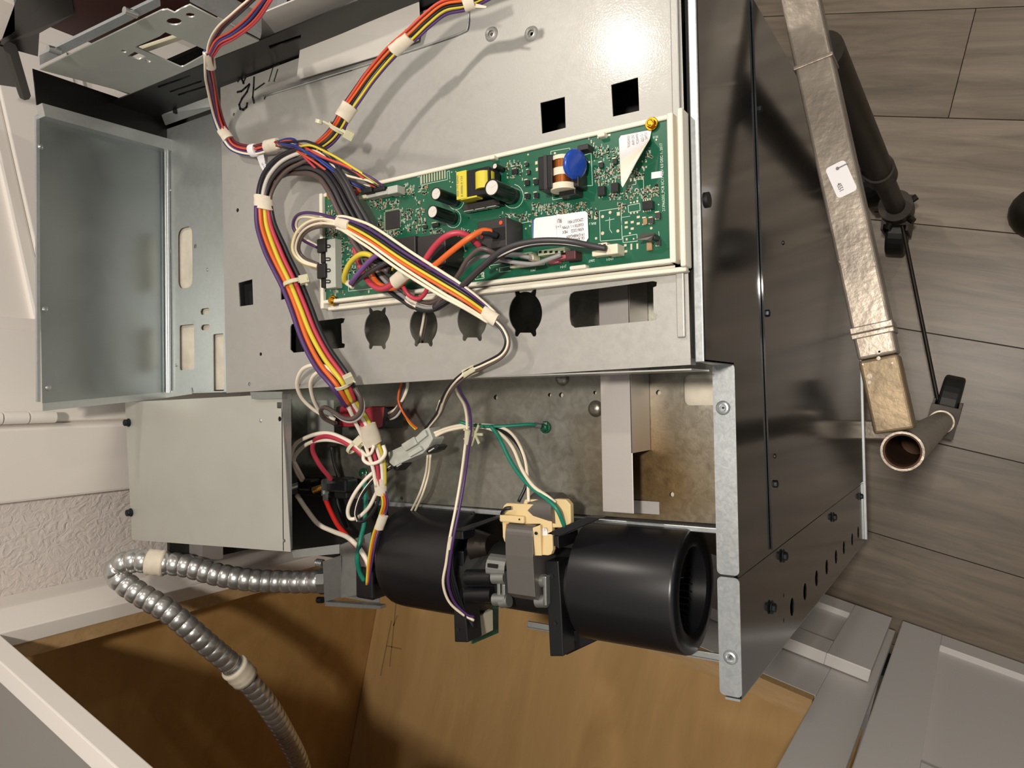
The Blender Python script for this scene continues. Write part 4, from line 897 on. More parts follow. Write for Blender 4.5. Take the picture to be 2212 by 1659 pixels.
# ================================================================== BLOWER across the back
bl = thing('cooling_blower', 'black twin-drum cooling blower with a cream-coloured motor across the oven back', 'blower')
za, ya = -.122, -.180; RB = .0585
def scroll(name, xa_, xb_, open_right):
    """drum: closed plastic scroll with a rolled end; the right one shows its round inlet"""
    n = 40; v = []; prof = []
    if open_right: prof = [(xa_, .90), (xa_ + .003, 1.0), (xb_ - .004, 1.0), (xb_ - .001, .985), (xb_, .96), (xb_ + .0005, .74), (xb_ - .002, .68), (xb_ - .03, .64)]
    else: prof = [(xb_, .92), (xb_ - .003, 1.0), (xa_ + .014, 1.0), (xa_ + .005, .985), (xa_ + .001, .95), (xa_, .90), (xa_ - .0005, .72), (xa_ + .02, .62)]
    for x, k in prof: v += [(x, ya + RB * k * math.cos(2 * math.pi * i / n), za + RB * k * math.sin(2 * math.pi * i / n)) for i in range(n)]
    L = len(prof); f = [(j * n + i, j * n + (i + 1) % n, (j + 1) * n + (i + 1) % n, (j + 1) * n + i) for j in range(L - 1) for i in range(n)]
    f += [tuple(range(n))]; f += [tuple(range((L - 1) * n, L * n))] if not open_right else []
    return soft(obj(name, v, f, 'black', bl, True), .8)
xr2 = float(at(1501, 1270, za)[0]); xl2 = float(at(1222, 1200, -.07)[0]); xr1 = float(at(978, 1180, -.07)[0]); xl1 = float(at(822, 1215, -.09)[0]) + .012
dr = scroll('blower_drum', xl2, xr2, True); dl = scroll('blower_drum', xl1, xr1, False)
# fan wheel blades inside the right inlet
m = MB()
for i in range(30):
    a = 2 * math.pi * i / 30; c, s = math.cos(a), math.sin(a); m.box((xr2 - .045, ya + .034 * c, za + .034 * s), (.03, 0, 0), (0, .003 * c, .003 * s), (0, -.0006 * s, .0006 * c))
m.cyl((xr2 - .08, ya, za), (xr2 - .076, ya, za), .036, n=24); m.build('fan_wheel', 'dark', dr)['kind'] = 'stuff'
# flat outlet chutes in front of the drums, towards the deck
for x0, x1 in ((xl2 + .002, xr2 - .010), (xl1 + .012, xr1 - .002)):
    prism('outlet_chute', 'black', bl, [(x0, ya + .02, za + RB * .92), (x0, -.123, ZD + .012), (x0, -.123, ZD - .03), (x0, ya + .01, za)], (x1 - x0, 0, 0), .001)
# black side brackets with arms and foot lugs
def P_(px, py, z): return at(px, py, z)
def bracket(name, pts, z0, z1, bev=.001): return prism(name, 'black', bl, [at(x, y, z1) for x, y in pts], (0, 0, z0 - z1), bev)
bracket('blower_bracket', [(975, 1190), (1001, 1191), (1003, 1300), (1011, 1388), (982, 1387), (979, 1300)], -.104, -.078)
bracket('bracket_arm', [(975, 1146), (1000, 1147), (1001, 1166), (976, 1166)], -.088, -.066)
bracket('bracket_arm', [(976, 1146), (1064, 1117), (1085, 1117), (1003, 1148)], -.075, -.064, .0004)
bracket('blower_bracket', [(1177, 1212), (1206, 1212), (1212, 1300), (1217, 1418), (1188, 1418), (1182, 1300)], -.094, -.070)
bracket('bracket_arm', [(1174, 1156), (1206, 1158), (1207, 1186), (1200, 1180), (1175, 1178)], -.10, -.060)
bracket('bracket_arm', [(1178, 1153), (1268, 1116), (1300, 1118), (1208, 1158)], -.070, -.058, .0004)
bracket('foot_lug', [(1217, 1362), (1280, 1364), (1290, 1384), (1222, 1416)], -.135, -.118)
for q in ((1193, 1245), (1199, 1347), (987, 1226), (989, 1360)):
    p = at(*q, -.0695 if q[0] > 1100 else -.0775); m = MB(); m.cyl(p, p + (0, 0, .0004), 4 * mpp(p), n=12); m.build('bracket_hole', 'dark', bl)
hexhead('lug_screw', 'steel', bl, at(1233, 1391, -.117), (.5, -.2, .8), 15, .8, 1.1, .2, 16)
# motor: cream coil former, lamination stack, cast end frames
zm = -.058
m = MB()
def rpoly(pts, z, h, r=.005): return [at(x, y, z) for x, y in pts]
prism('coil_former', 'cream', bl, [at(x, y, zm) for x, y in ((1088, 1092), (1094, 1087), (1178, 1091), (1188, 1096), (1191, 1106), (1194, 1188), (1190, 1198), (1183, 1200), (1170, 1199), (1167, 1132), (1093, 1132), (1090, 1172), (1086, 1160), (1084, 1104))], (0, 0, -.006), .001)
prism('coil_former', 'cream', bl, [at(x, y, zm - .002) for x, y in ((1130, 1088), (1133, 1079), (1205, 1078), (1222, 1079), (1232, 1090), (1233, 1130), (1222, 1140), (1190, 1140))], (0, 0, -.007), .001)
rod('coil', 'lam', bl, at(1160, 1098, zm - .016), at(1212, 1100, zm - .012), .016)
bx('terminal_bar', 'cream', bl, at(1079, 1120, zm + .004)[0], at(1132, 1120, zm + .004)[0], at(1100, 1129, zm + .004)[1], at(1100, 1113, zm + .004)[1], zm - .002, zm + .0045, .0015)
bx('coil_tape', 'orange', bl, at(1090, 1136, zm)[0], at(1102, 1136, zm)[0], at(1095, 1150, zm)[1], at(1095, 1131, zm)[1], zm - .006, zm - .001)
for q in ((1151, 1101), (1170, 1099), (1122, 1122)):
    p = at(*q, zm + (.0046 if q[1] > 1110 else .0003)); m = MB(); m.cyl(p, p + (0, 0, .0003), 2.2 * mpp(p), n=10); m.build('former_pin', 'relay', bl)
zs = -.050
n = 10; o_, v, f = [], [], []
xs0, xs1 = at(1092, 1200, zs)[0], at(1151, 1200, zs)[0]; ys0, ys1 = at(1120, 1286, zs - .02)[1], at(1120, 1133, zs)[1]
prof = []
for i in range(7): a = i / 6 * math.pi / 2; prof.append((ys1 - .010 + .010 * math.sin(a), zs - .010 + .010 * math.cos(a)))
prof = [(ys0, zs - .012), (ys0 + .006, zs - .003)] + [(ys1 - .03, zs)] + prof + [(ys1, zs - .05), (ys0, zs - .05)]
lam = prism('lamination_stack', 'lam', bl, [(xs0, y, z) for y, z in prof], (xs1 - xs0, 0, 0), .0005)
prism('lamination_side', 'cream', bl, [at(1151, 1140, zs - .001), at(1167, 1134, zs - .003), at(1170, 1200, zs - .006), at(1153, 1200, zs - .004)], (0, 0, -.003))
for q in ((1158, 1152),): p = at(*q, zs - .001); m = MB(); m.cyl(p, p + (0, 0, .0006), 3.6 * mpp(p), n=12); m.build('rivet_hole', 'dark', bl)
for (x0, y0, x1, y1) in ((1066, 1248, 1093, 1248), (1068, 1295, 1096, 1295), (1083, 1300, 1100, 1298), (1157, 1254, 1178, 1254), (1160, 1298, 1180, 1298)):
    rod('cast_boss', 'cast', bl, at(x0, y0, -.066), at(x1, y1, -.066), .0062)
for x, y0, y1 in ((1077, 1240, 1300), (1088, 1262, 1290), (1177, 1245, 1308)):
    a, b = at(x, y0, -.064), at(x, y1, -.064); bx('cast_web', 'cast', bl, a[0] - .0018, a[0] + .0018, b[1], a[1], -.09, -.063, .0008)
m = MB()                                          # curved bearing strap with its slot
A_ = at(1052, 1215, -.066); B_ = at(1092, 1215, -.066); rr = .015; cy_, cz_ = at(1070, 1235, -.07)[1] + .003, -.078
v = []; K = 9
for x in (A_[0], B_[0]):
    for k in range(K):
        a = math.radians(20 + 130 * k / (K - 1)); v.append((x, cy_ - rr * math.cos(a) * -1, cz_ + rr * math.sin(a)))
m.add(v, [(k, k + 1, K + k + 1, K + k) for k in range(K - 1)])
o = m.build('bearing_strap', 'cast', bl); md = o.modifiers.new('s', 'SOLIDIFY'); md.thickness = .002
bx('strap_slot', 'dark', bl, at(1055, 1223, -.064)[0], at(1076, 1223, -.064)[0], at(1065, 1226, -.064)[1], at(1065, 1218, -.064)[1], -.066, -.0622)
rod('rotor', 'blackm', bl, (xr1, ya - .005, za + .012), (xl2, ya - .005, za + .012), .034)
for y, z in ((1247, -.070), (1284, -.074)): rod('tie_rod', 'black', bl, at(1010, y, z), at(1066, y, z), .008)
P = at(1055, 1172, -.09); o = rod('rotor_cap', 'cast', bl, at(1030, 1180, -.095), at(1062, 1180, -.095), .018, .012); o.data.materials[0] = MT['darkpipe']
bx('rear_rail', 'strip', bl, at(1100, 1340, -.135)[0] + .022, -.19, at(1300, 1384, -.135)[1], at(1300, 1384, -.135)[1] + .006, -.14, -.137, .0006)
bx('rear_rail_edge', 'flange', bl, at(1100, 1340, -.135)[0] + .022, -.19, at(1300, 1384, -.135)[1] - .001, at(1300, 1384, -.135)[1], -.143, -.136)
text(bl, '(7)', (1176, 1146), (1184, 1146), 6, zm, 'ink'); 
prism('rating_label', 'paper', bl, [at(1172, 1141, zm + .0002), at(1182, 1141, zm + .0002), at(1183, 1157, zm + .0002), at(1172, 1157, zm + .0002)], (0, 0, .0002))
# little sensor board hanging off the left bracket
xb_ = float(at(1021, 1391, -.11)[0])
sb = prism('sensor_board', 'pcb', bl, [atx(x, y, xb_) for x, y in ((1018, 1326), (1059, 1310), (1060, 1302), (1077, 1301), (1077, 1367), (1021, 1391))], (-.0016, 0, 0))
a_, b_ = atx(1022, 1330, xb_), atx(1050, 1355, xb_)
bx('sensor_plug', 'connw', sb, xb_ + .0002, xb_ + .010, min(a_[1], b_[1]) - .002, max(a_[1], b_[1]) + .002, min(a_[2], b_[2]), max(a_[2], b_[2]), .0012)
for k in range(4):
    y = min(a_[1], b_[1]) + .002 + k * abs(a_[1] - b_[1]) / 4; z = max(a_[2], b_[2]); bx('plug_slot', 'dark', sb, xb_ + .003, xb_ + .008, y, y + .0018, z - .001, z + .0003)

# ================================================================== FLEXIBLE CONDUIT
fc = thing('flexible_conduit', 'silver ribbed flexible metal conduit looping out of the oven down into the brown cavity', 'conduit')
CP = path([(692, 1256, -.105), (655, 1257, -.095), (600, 1256, -.078), (540, 1253, -.055), (470, 1241, -.03), (400, 1222, -.005), (335, 1215, .018), (290, 1212, .032), (258, 1222, .042), (252, 1240, .044), (272, 1262, .038), (305, 1285, .028), (370, 1325, .006), (440, 1385, -.025), (515, 1450, -.07), (575, 1520, -.115), (615, 1585, -.16), (645, 1645, -.20), (665, 1720, -.25)], 40)
s = np.concatenate([[0], np.cumsum(np.linalg.norm(np.diff(CP, axis=0), axis=1))]); L = s[-1]; SS = np.linspace(0, L, 1500)
CQ = np.stack([np.interp(SS, s, CP[:, i]) for i in range(3)], 1); R0 = 23 * mpp(at(500, 1245, -.085)); pitch = 20.0 * mpp(at(500, 1245, -.085))
rad = R0 * (1 - .15 * np.abs(((SS / pitch) % 1) - .5) ** 2.6 * 4.6)
tube('conduit_tube', 'conduit', fc, CQ, rad, 20)
def cwrap(t0, t1, k):
    i0, i1 = int(t0 * 1499), int(t1 * 1499); Q = CQ[i0:i1:max(1, (i1 - i0) // 6)]; rr = np.array([k * (1 + .03 * math.sin(i * 2.3)) for i in range(len(Q))]) * R0
    return tube('tape_band', 'tape', fc, Q, rr, 20)
def near(px, py):
    d = [((CX + FPX * (q := RW.T @ (p - EYE))[0] / q[2] - px) ** 2 + (CY + FPX * q[1] / q[2] - py) ** 2) for p in CQ]; return int(np.argmin(d)) / 1499
t = near(337, 1215); cwrap(t - .013, t + .013, 1.10)
t = near(519, 1453); cwrap(t - .018, t + .018, 1.22)
p0, p1 = CQ[0], CQ[0] + (CQ[0] - CQ[12]) / np.linalg.norm(CQ[0] - CQ[12]) * .01
rod('conduit_nut', 'zinc', fc, p0, p1, R0 * 1.15, n=8, smooth=False)
m = MB(); c = at(689, 1216, -.098); m.cyl(c - (.004, 0, 0), c + (.008, 0, 0), .0045, n=12)
for k in range(4): m.cyl(c + (-.003 + k * .0028, 0, 0), c + (-.0018 + k * .0028, 0, 0), .0052, n=12)
m.build('clamp_screw', 'zinc', fc); rod('clamp_screw', 'blackscrew', fc, at(687, 1296, -.112), at(697, 1296, -.112), .004)

# ================================================================== STEEL STAND beside the oven
st = thing('steel_stand', 'worn grey steel stand with a square top rail and round legs, standing beside the oven', 'stand')
ztr = -.205
A_, B_ = at(1718, -40, ztr), at(1925, 905, ztr); d = (B_ - A_) / np.linalg.norm(B_ - A_); sd = np.cross(d, (0, 0, 1)); hw = 39.5 * mpp(at(1830, 450, ztr)) * .985
def rail(name, a, b, mat, k=1.0, sides=None):
    m = MB(); m.box((a + b) / 2 - np.array([0, 0, hw]), (b - a) / 2, sd * hw * k, (0, 0, hw)); return m.build(name, mat, st, .003, 3)
rail('top_rail', A_ - d * .25, B_ - d * .058, 'tube'); rail('rail_end', B_ - d * .0575, B_ + d * .012, 'rust')
for q, w in (((1895, 704), .0032), ((1893, 718), .0025), ((1725, 145), .002)):
    c = at(*q, ztr); c = A_ + d * ((c - A_) @ d); m = MB(); m.box(c - np.array([0, 0, hw]), d * w, sd * (hw + .0015), (0, 0, hw + .0015)); m.build('weld_band', 'tube', st, .001)
m = MB(); rg = random.Random(3)
for _ in range(26):
    t = rg.uniform(.56, .93); c = A_ + (B_ - A_) * t + sd * rg.uniform(-.8, .8) * hw; m.cyl(c - (0, 0, .001), c + (0, 0, .0009), rg.uniform(.0008, .0024), n=7)
m.build('weld_spatter', 'tube', st)['kind'] = 'stuff'
sp = at(1817, 387, ztr + .0006); u = at(1838, 420, ztr + .0006) - at(1808, 352, ztr + .0006); u /= np.linalg.norm(u); w = np.cross((0, 0, 1), u); k = mpp(sp)
stick = plate('sticker', 'paper', st, rrect(-37 * k, 37 * k, -21 * k, 21 * k, 8 * k), [], .0005, (sp, u, w, np.array([0, 0, 1.])))
text(st, '4551', None, None, 9, pts=(sp + u * 6 * k - w * 12 * k + (0, 0, .0003), sp + u * 24 * k - w * 12 * k + (0, 0, .0003), w), mat='ink')
pc = sp + w * 2 * k - u * 25 * k; m = MB(); m.cyl(pc, pc + (0, 0, .0008), .0016, n=8); m.box(pc + (0, 0, .0004) + w * .005, w * .004, u * .0005, (0, 0, .0003)); m.build('sticker_mark', 'inkfaint', st)
# near leg: open round pipe down to a caster socket
def ring(name, mat, c, r0, r1, z0, z1):
    n = 32; v = [(c[0] + r * math.cos(2 * math.pi * i / n), c[1] + r * math.sin(2 * math.pi * i / n), z) for r, z in ((r1, z0), (r1, z1), (r0, z1), (r0, z0)) for i in range(n)]
    return soft(obj(name, v, [(j * n + i, j * n + (i + 1) % n, ((j + 1) % 4) * n + (i + 1) % n, ((j + 1) % 4) * n + i) for j in range(4) for i in range(n)], mat, st, True), .6)
lp = at(1949, 975, ztr + .001); RL = 43 * mpp(lp)
ring('leg', 'tube', lp, RL * .89, RL, FLOOR + .16, ztr + .001); ring('leg_liner', 'rustin', lp, RL * .80, RL * .885, -.36, ztr - .001)
rod('leg_plug', 'rustin', st, (lp[0], lp[1], -.37), (lp[0], lp[1], -.365), RL * .8)
ring('leg_collar', 'tube', lp, RL * .9, RL * 1.15, FLOOR + .145, FLOOR + .165)
def caster(c, ang, wr=.05, ww=.017):
    dx, dy = math.cos(ang), math.sin(ang); w = MB(); cc = np.array([c[0] + dx * .03, c[1] + dy * .03, FLOOR + wr]); ax = np.array([-dy, dx, 0]) * ww
    w.cyl(cc - ax, cc + ax, wr, n=28); o = w.build('caster_wheel', 'rubber', st, .005, 2)
    f_ = MB(); f_.box(cc + ax * 1.25 + (-dx * .012, -dy * .012, .028), ax * .12, (dx * .02, dy * .02, 0), (0, 0, .04)); f_.box(cc - ax * 1.25 + (-dx * .012, -dy * .012, .028), ax * .12, (dx * .02, dy * .02, 0), (0, 0, .04))
    f_.box(np.array([c[0], c[1], FLOOR + wr * 2 + .02]), np.array([dx, dy, 0]) * .028, ax * 1.4, (0, 0, .004)); f_.cyl((c[0], c[1], FLOOR + wr * 2 + .02), (c[0], c[1], FLOOR + .15), .012); f_.build('caster_fork', 'darkpipe', st)
caster(lp, math.radians(75), .055)
# far leg
l2 = at(1950, 478, FLOOR) * (1, 1, 0); R2 = .018
rod('leg', 'darkpipe', st, (l2[0], l2[1], -.72), (l2[0], l2[1], ztr - hw * 2), R2 * 1.12, n=24); rod('leg', 'darkpipe', st, (l2[0], l2[1], FLOOR + .13), (l2[0], l2[1], -.72), R2 * .92, n=24); ring('leg_collar', 'darkpipe', l2, R2 * .9, R2 * 1.3, -.75, -.70)
caster(l2, math.radians(-100), .045); ring('leg_clamp', 'darkpipe', l2, R2 * .9, R2 * 1.6, FLOOR + .10, FLOOR + .15)
for k in range(5):
    a = k * 1.25 + .5; rod('clamp_bolt', 'darkpipe', st, (l2[0] + .02 * math.cos(a), l2[1] + .02 * math.sin(a), FLOOR + .115 + .01 * (k % 2)), (l2[0] + .038 * math.cos(a), l2[1] + .038 * math.sin(a), FLOOR + .118), .006, n=8)
rod('brace_rod', 'darkpipe', st, at(1945, 465, FLOOR + .10), at(2033, 900, FLOOR + .10), .0035)
m = MB(); a, b = at(1700, 925, -.90), at(1990, 930, -.90); m.box((a + b) / 2, (b - a) / 2, (0, .017, 0), (0, 0, .015)); m.build('cross_rail', 'tube', st, .003)
m = MB(); c = at(1878, 392, FLOOR + .05); m.cyl(c - (.02, .004, 0), c + (.02, .004, 0), .05, n=28); m.build('caster_wheel', 'rubber', st, .008, 2)
# tip of a black shoe at the right edge
sh_ = []; c = at(2222, 458, FLOOR + .03); n = 20; rows = ((-.02, .002, .96), (-.028, .012, 1.0), (-.022, .028, .99), (0, .046, .86), (.03, .062, .62), (.06, .07, .35))
v = []
for dx, z, k in ((0, 0.0, .97), (0, .014, 1.0), (.002, .028, .97), (.008, .044, .84), (.02, .056, .6), (.04, .062, .32)):
    for i in range(n):
        a = 2 * math.pi * i / n; ex = math.cos(a); rx = .052 * k if ex < 0 else .20 * k
        v.append((c[0] + .02 + dx + rx * ex, c[1] + .049 * k * math.sin(a), FLOOR + z))
o = obj('shoe', v, [(j * n + i, j * n + (i + 1) % n, (j + 1) * n + (i + 1) % n, (j + 1) * n + i) for j in range(5) for i in range(n)] + [tuple(range(5 * n, 6 * n)), tuple(range(n))], 'shoe', None, True)
tag(o, 'rounded black shoe toe on the floor planks at the right edge', 'shoe')

# ================================================================== WIRING
# loom from the front control panel, over the top sheet to the top board connector
ha = thing('wire_loom', 'thin coral, purple and blue wire loom from the front bracket to the board', 'wires')
bundle(ha, [(585, -12, .17), (545, 42, .15), (505, 74, .135), (472, 92, .125), (455, 118, .115)], ['r', 'b', 'r', 'c', 'r', 'p', 'm'], 5.5)
bundle(ha, [(556, -12, .17), (505, 34, .155), (475, 62, .14), (457, 92, .125), (450, 122, .115)], ['w', 'm', 'k'], 5)
bundle(ha, [(450, 112, .118), (452, 150, .10), (458, 190, .07), (470, 250, .035), (485, 288, .022), (505, 316, .016), (545, 325, .014), (585, 315, .016), (606, 311, .02)], ['w', 'p', 'r', 'm', 'b', 'r', 'c', 'k'], 5.5)
wrap(ha, (450, 114, .117), (455, 146, .102), 23); wrap(ha, (479, 278, .024), (493, 300, .019), 24); wrap(ha, (574, 317, .015), (601, 311, .018), 26); wrap(ha, (541, 326, .0145), (553, 324, .0145), 27, 'paper', 'tag_collar')
tg = prism('tag', 'paper', ha, [at(553, 333, .012), at(569, 331, .011), at(573, 352, .006), at(581, 366, .003), at(574, 377, .002), at(563, 360, .005)], (0, 0, .0003)); tg['label'] = 'white paper tag with fine print'
text(ha, 'E1R2 41', (572, 352), (581, 368), 5, .0064, 'inkfaint'); text(ha, '57-0612', (565, 354), (575, 372), 4, .0064, 'inkfaint')
for c, y0, mid, e in (('b', 306, [(622, 300, .032), (638, 303, .04), (645, 318, .042), (672, 333, .045), (720, 370, .04), (765, 398, .03)], (786, 407, .022)), ('r', 309, [(622, 304, .032), (640, 309, .038), (700, 340, .046), (750, 360, .042), (785, 385, .032)], (814, 410, .020)),
                      ('c', 315, [(625, 314, .03), (640, 322, .036), (668, 350, .04), (690, 370, .036), (730, 398, .03)], (775, 419, .02)), ('r', 312, [(625, 311, .03), (640, 325, .038), (680, 350, .042), (735, 390, .034)], (780, 414, .021)),
                      ('k', 308, [(640, 306, .042), (665, 306, .045), (700, 322, .045), (730, 355, .04), (750, 390, .03)], (797, 410, .02)), ('p', 311, [(640, 320, .04), (690, 338, .044), (745, 360, .042), (800, 383, .032)], (832, 407, .021)),
                      ('y', 312, [(642, 317, .04), (670, 314, .045), (700, 326, .046), (740, 348, .044), (790, 380, .034)], (829, 406, .020)), ('w', 313, [(645, 322, .036), (690, 330, .04), (740, 375, .035), (795, 390, .03)], (822, 406, .02)),
                      ('b', 310, [(640, 316, .044), (665, 332, .044), (700, 350, .042), (745, 385, .034)], (792, 412, .02)), ('k', 314, [(645, 330, .034), (690, 355, .036), (730, 380, .033)], (803, 409, .021)), ('m', 316, [(642, 326, .03), (690, 365, .03), (735, 400, .027)], (772, 421, .02)), ('k', 312, [(650, 325, .04), (720, 352, .04), (790, 390, .03)], (837, 411, .02))):
    wire(ha, c, [(600, y0, .02)] + mid + [e], 5.5, 5)
P = path([(636, 318, .035), (630, 326, .03), (631, 338, .026), (640, 342, .026)], 5); tube('thread_tie', 'tape', ha, P, .0014, 6)
# main loom from the top edge, across the sheet
hb = thing('wire_loom', 'thick yellow, orange, crimson and black wire loom from the top edge to the blower', 'wires')
bundle(hb, [(1075, -22, .045), (1010, 6, .045), (960, 16, .046), (922, 44, .048), (888, 76, .05), (845, 113, .05), (802, 163, .05), (772, 206, .05), (749, 240, .05), (734, 270, .048), (712, 299, .044), (680, 322, .038), (645, 337, .034)], ['r', 'o', 'k', 'y', 'p', 'k', 'w', 'm', 'n', 'k'], 6)
for a, b, w in (((1004, 10, .045), (1026, 3, .045), 30), ((849, 109, .05), (885, 78, .05), 33), ((740, 254, .05), (758, 226, .05), 36), ((569, 424, .034), (570, 454, .034), 40)): wrap(hb, a, b, w)
prism('tape_tail', 'tape', hb, [at(1028, 8, .045), at(1052, 14, .044), at(1050, 18, .044), at(1027, 17, .044)], (0, 0, .0006))
bundle(hb, [(690, 330, .036), (650, 337, .034), (612, 354, .033), (585, 383, .034), (572, 415, .034), (569, 445, .034)], ['k', 'l', 'd', 'n', 'p', 'd', 'k', 'o'], 9.5, tw=.3)
bundle(hb, [(569, 446, .034), (575, 492, .032), (598, 552, .03), (628, 612, .028), (650, 664, .026), (672, 722, .026), (700, 776, .026), (736, 826, .022), (757, 868, .004)], ['p', 'o', 'y', 'c', 'k', 'w', 'd', 'k', 'd'], 10.8, tw=.25)
bundle(hb, [(755, 862, .006), (773, 895, -.012), (792, 930, -.026), (806, 965, -.036), (818, 1005, -.044), (822, 1048, -.05)], ['q', 'c', 'q', 'y', 'q', 'k', 'd', 'p'], 9, tw=.4)
bundle(hb, [(822, 1046, -.05), (832, 1085, -.055), (824, 1118, -.06), (809, 1160, -.062), (799, 1215, -.066), (794, 1262, -.07)], ['y', 'o', 'p', 'n', 'w'], 5.2, tw=.5)
wrap(hb, (792, 918, -.022), (806, 958, -.034), 40); wrap(hb, (821, 1032, -.048), (823, 1068, -.052), 27); wrap(hb, (829, 1112, -.059), (818, 1142, -.061), 20)
ziptie(hb, (637, 610, .028), (645, 640, .027), 44, (657, 604, .03), (664, 617, .028)); ziptie(hb, (741, 828, .021), (752, 850, .012), 42, (753, 818, .025), (768, 826, .022)); ziptie(hb, (731, 277, .047), (725, 290, .046), 40, (754, 291, .046), (697, 262, .06))
rod('tie_tail', 'tie', hb, at(690, 259, .061), at(688, 267, .061), .0035)
# thick dark branch that dives behind the relays
hc = thing('wire_branch', 'thick brown and black wire branch curving onto the left of the board', 'wires')
bundle(hc, [(590, 372, .022), (622, 354, .024), (668, 350, .03), (704, 368, .036), (728, 402, .042), (748, 444, .044), (768, 482, .044), (786, 520, .044), (812, 552, .042), (850, 574, .04)], ['n', 'd', 'k', 'd', 'd', 'k', 'y', 'n', 'd'], 12, tw=.4)
wrap(hc, (768, 484, .045), (780, 512, .045), 30); prism('tape_flag', 'tape', hc, [at(697, 381, .036), at(705, 378, .037), at(722, 405, .042), at(716, 410, .042)], (0, 0, .0008))
# white loom from the left board connectors, diagonal over the board and down to the grey plug
hd = thing('wire_loom', 'diagonal cream, purple, yellow and orange wire loom across the left half of the board', 'wires')
bundle(hd, [(728, 480, .056), (750, 486, .058), (800, 512, .062), (870, 560, .062), (940, 604, .056), (1000, 641, .046), (1036, 666, .036), (1062, 686, .03)], ['w', 'w', 'o', 'y', 'k', 'p', 'w'], 7.4, tw=.15, rows=1)
bundle(hd, [(1062, 686, .03), (1086, 711, .026), (1096, 740, .024), (1083, 767, .021), (1045, 788, .017), (1012, 803, .012), (985, 824, .005), (967, 848, -.012), (956, 872, -.03), (946, 896, -.046), (922, 926, -.06)], ['k', 'w', 'n', 'y', 'w'], 5.5, tw=.8)
bundle(hd, [(730, 478, .056), (692, 468, .048), (658, 464, .038), (641, 472, .03), (637, 492, .025), (655, 516, .022), (686, 533, .022)], ['p', 'w', 'k', 'w'], 6, spread=1.25)
bundle(hd, [(730, 485, .056), (692, 481, .05), (662, 491, .042), (644, 512, .034), (639, 540, .028), (655, 562, .022), (688, 574, .02)], ['w', 'w', 'n', 'y', 'r', 'w'], 6, spread=1.2)
wrap(hd, (729, 479, .056), (754, 488, .058), 25); wrap(hd, (1043, 672, .034), (1072, 692, .029), 28); wrap(hd, (1003, 808, .010), (1028, 796, .014), 21, 'tie'); wrap(hd, (955, 868, -.028), (949, 888, -.042), 15, 'tape')
prism('cable_clip', 'tie', hd, [at(1008, 803, .003), at(1036, 792, .003), at(1040, 801, .002), at(1012, 812, .002)], (0, 0, .004), .001)
# heavy coloured power leads on the relays
he = thing('power_leads', 'heavy crimson, orange, yellow and purple leads looped between the board relays', 'wires')
for c, pts, w in (('c', [(896, 606, .044), (908, 580, .05), (936, 536, .058), (964, 510, .062), (992, 503, .058), (1018, 514, .05), (1036, 532, .042)], 14), ('o', [(906, 596, .05), (940, 572, .054), (975, 543, .058), (1012, 515, .058), (1042, 499, .05), (1062, 501, .044)], 13.5),
                  ('c', [(766, 534, .036), (774, 566, .036), (787, 594, .038), (802, 614, .04), (824, 624, .042), (850, 612, .046), (872, 592, .05), (884, 582, .05)], 13.5), ('o', [(800, 582, .036), (808, 602, .037), (826, 618, .038), (850, 622, .042), (876, 604, .046), (897, 578, .048)], 12.5),
                  ('y', [(808, 558, .052), (796, 550, .056), (778, 550, .056), (758, 566, .05), (746, 590, .044), (744, 606, .038), (752, 612, .034)], 12), ('v', [(842, 541, .056), (818, 549, .058), (794, 568, .056), (770, 596, .05), (758, 612, .042)], 11.5),
                  ('d', [(850, 559, .054), (824, 573, .052), (795, 590, .048), (772, 606, .042), (762, 615, .038)], 11), ('c', [(865, 584, .046), (867, 610, .042), (884, 638, .036), (904, 645, .036), (920, 630, .038), (926, 604, .044), (921, 588, .05)], 10), ('k', [(1020, 516, .048), (1034, 530, .042), (1052, 538, .036)], 14), ('k', [(1040, 501, .0505), (1056, 504, .046), (1074, 509, .04)], 14)):
    wire(he, c, pts, w)
wrap(he, (851, 611, .047), (875, 591, .051), 29); wrap(he, (750, 610, .036), (764, 619, .036), 14)
# grey and black board leads along the lower right edge
hf = thing('wire_loom', 'grey, brown and black wire loom swinging to lower right board plugs', 'wires')
bundle(hf, [(795, 560, .03), (815, 590, .03), (845, 622, .028), (872, 642, .026), (893, 656, .026), (925, 664, .026), (952, 655, .028), (974, 628, .03)], ['k', 'g', 'n', 'd', 'w'], 9.5, tw=.4)
wrap(hf, (880, 648, .026), (904, 660, .026), 29)
for c, pts, w in (('g', [(950, 652, .032), (975, 618, .034), (1000, 585, .036), (1032, 557, .036), (1070, 553, .036), (1115, 550, .034), (1146, 557, .028)], 10), ('n', [(945, 658, .036), (970, 622, .04), (992, 590, .044), (1010, 560, .05), (1036, 538, .052), (1060, 543, .048), (1088, 560, .036)], 10.5),
                  ('d', [(938, 664, .034), (972, 642, .04), (1005, 610, .048), (1045, 572, .054), (1090, 538, .056), (1150, 521, .052), (1220, 520, .044), (1275, 530, .034), (1310, 537, .028)], 13), ('k', [(946, 668, .032), (980, 645, .036), (1020, 603, .046), (1060, 568, .052), (1110, 540, .052), (1170, 528, .048), (1240, 529, .038), (1306, 539, .027)], 8),
                  ('l', [(1010, 600, .042), (1050, 572, .05), (1085, 550, .054), (1140, 529, .052), (1200, 525, .046), (1260, 532, .036), (1304, 537, .029)], 4.5), ('g', [(1040, 577, .036), (1075, 562, .034), (1120, 568, .03), (1155, 570, .028), (1185, 560, .028), (1212, 550, .026)], 10)):
    wire(hf, c, pts, w)
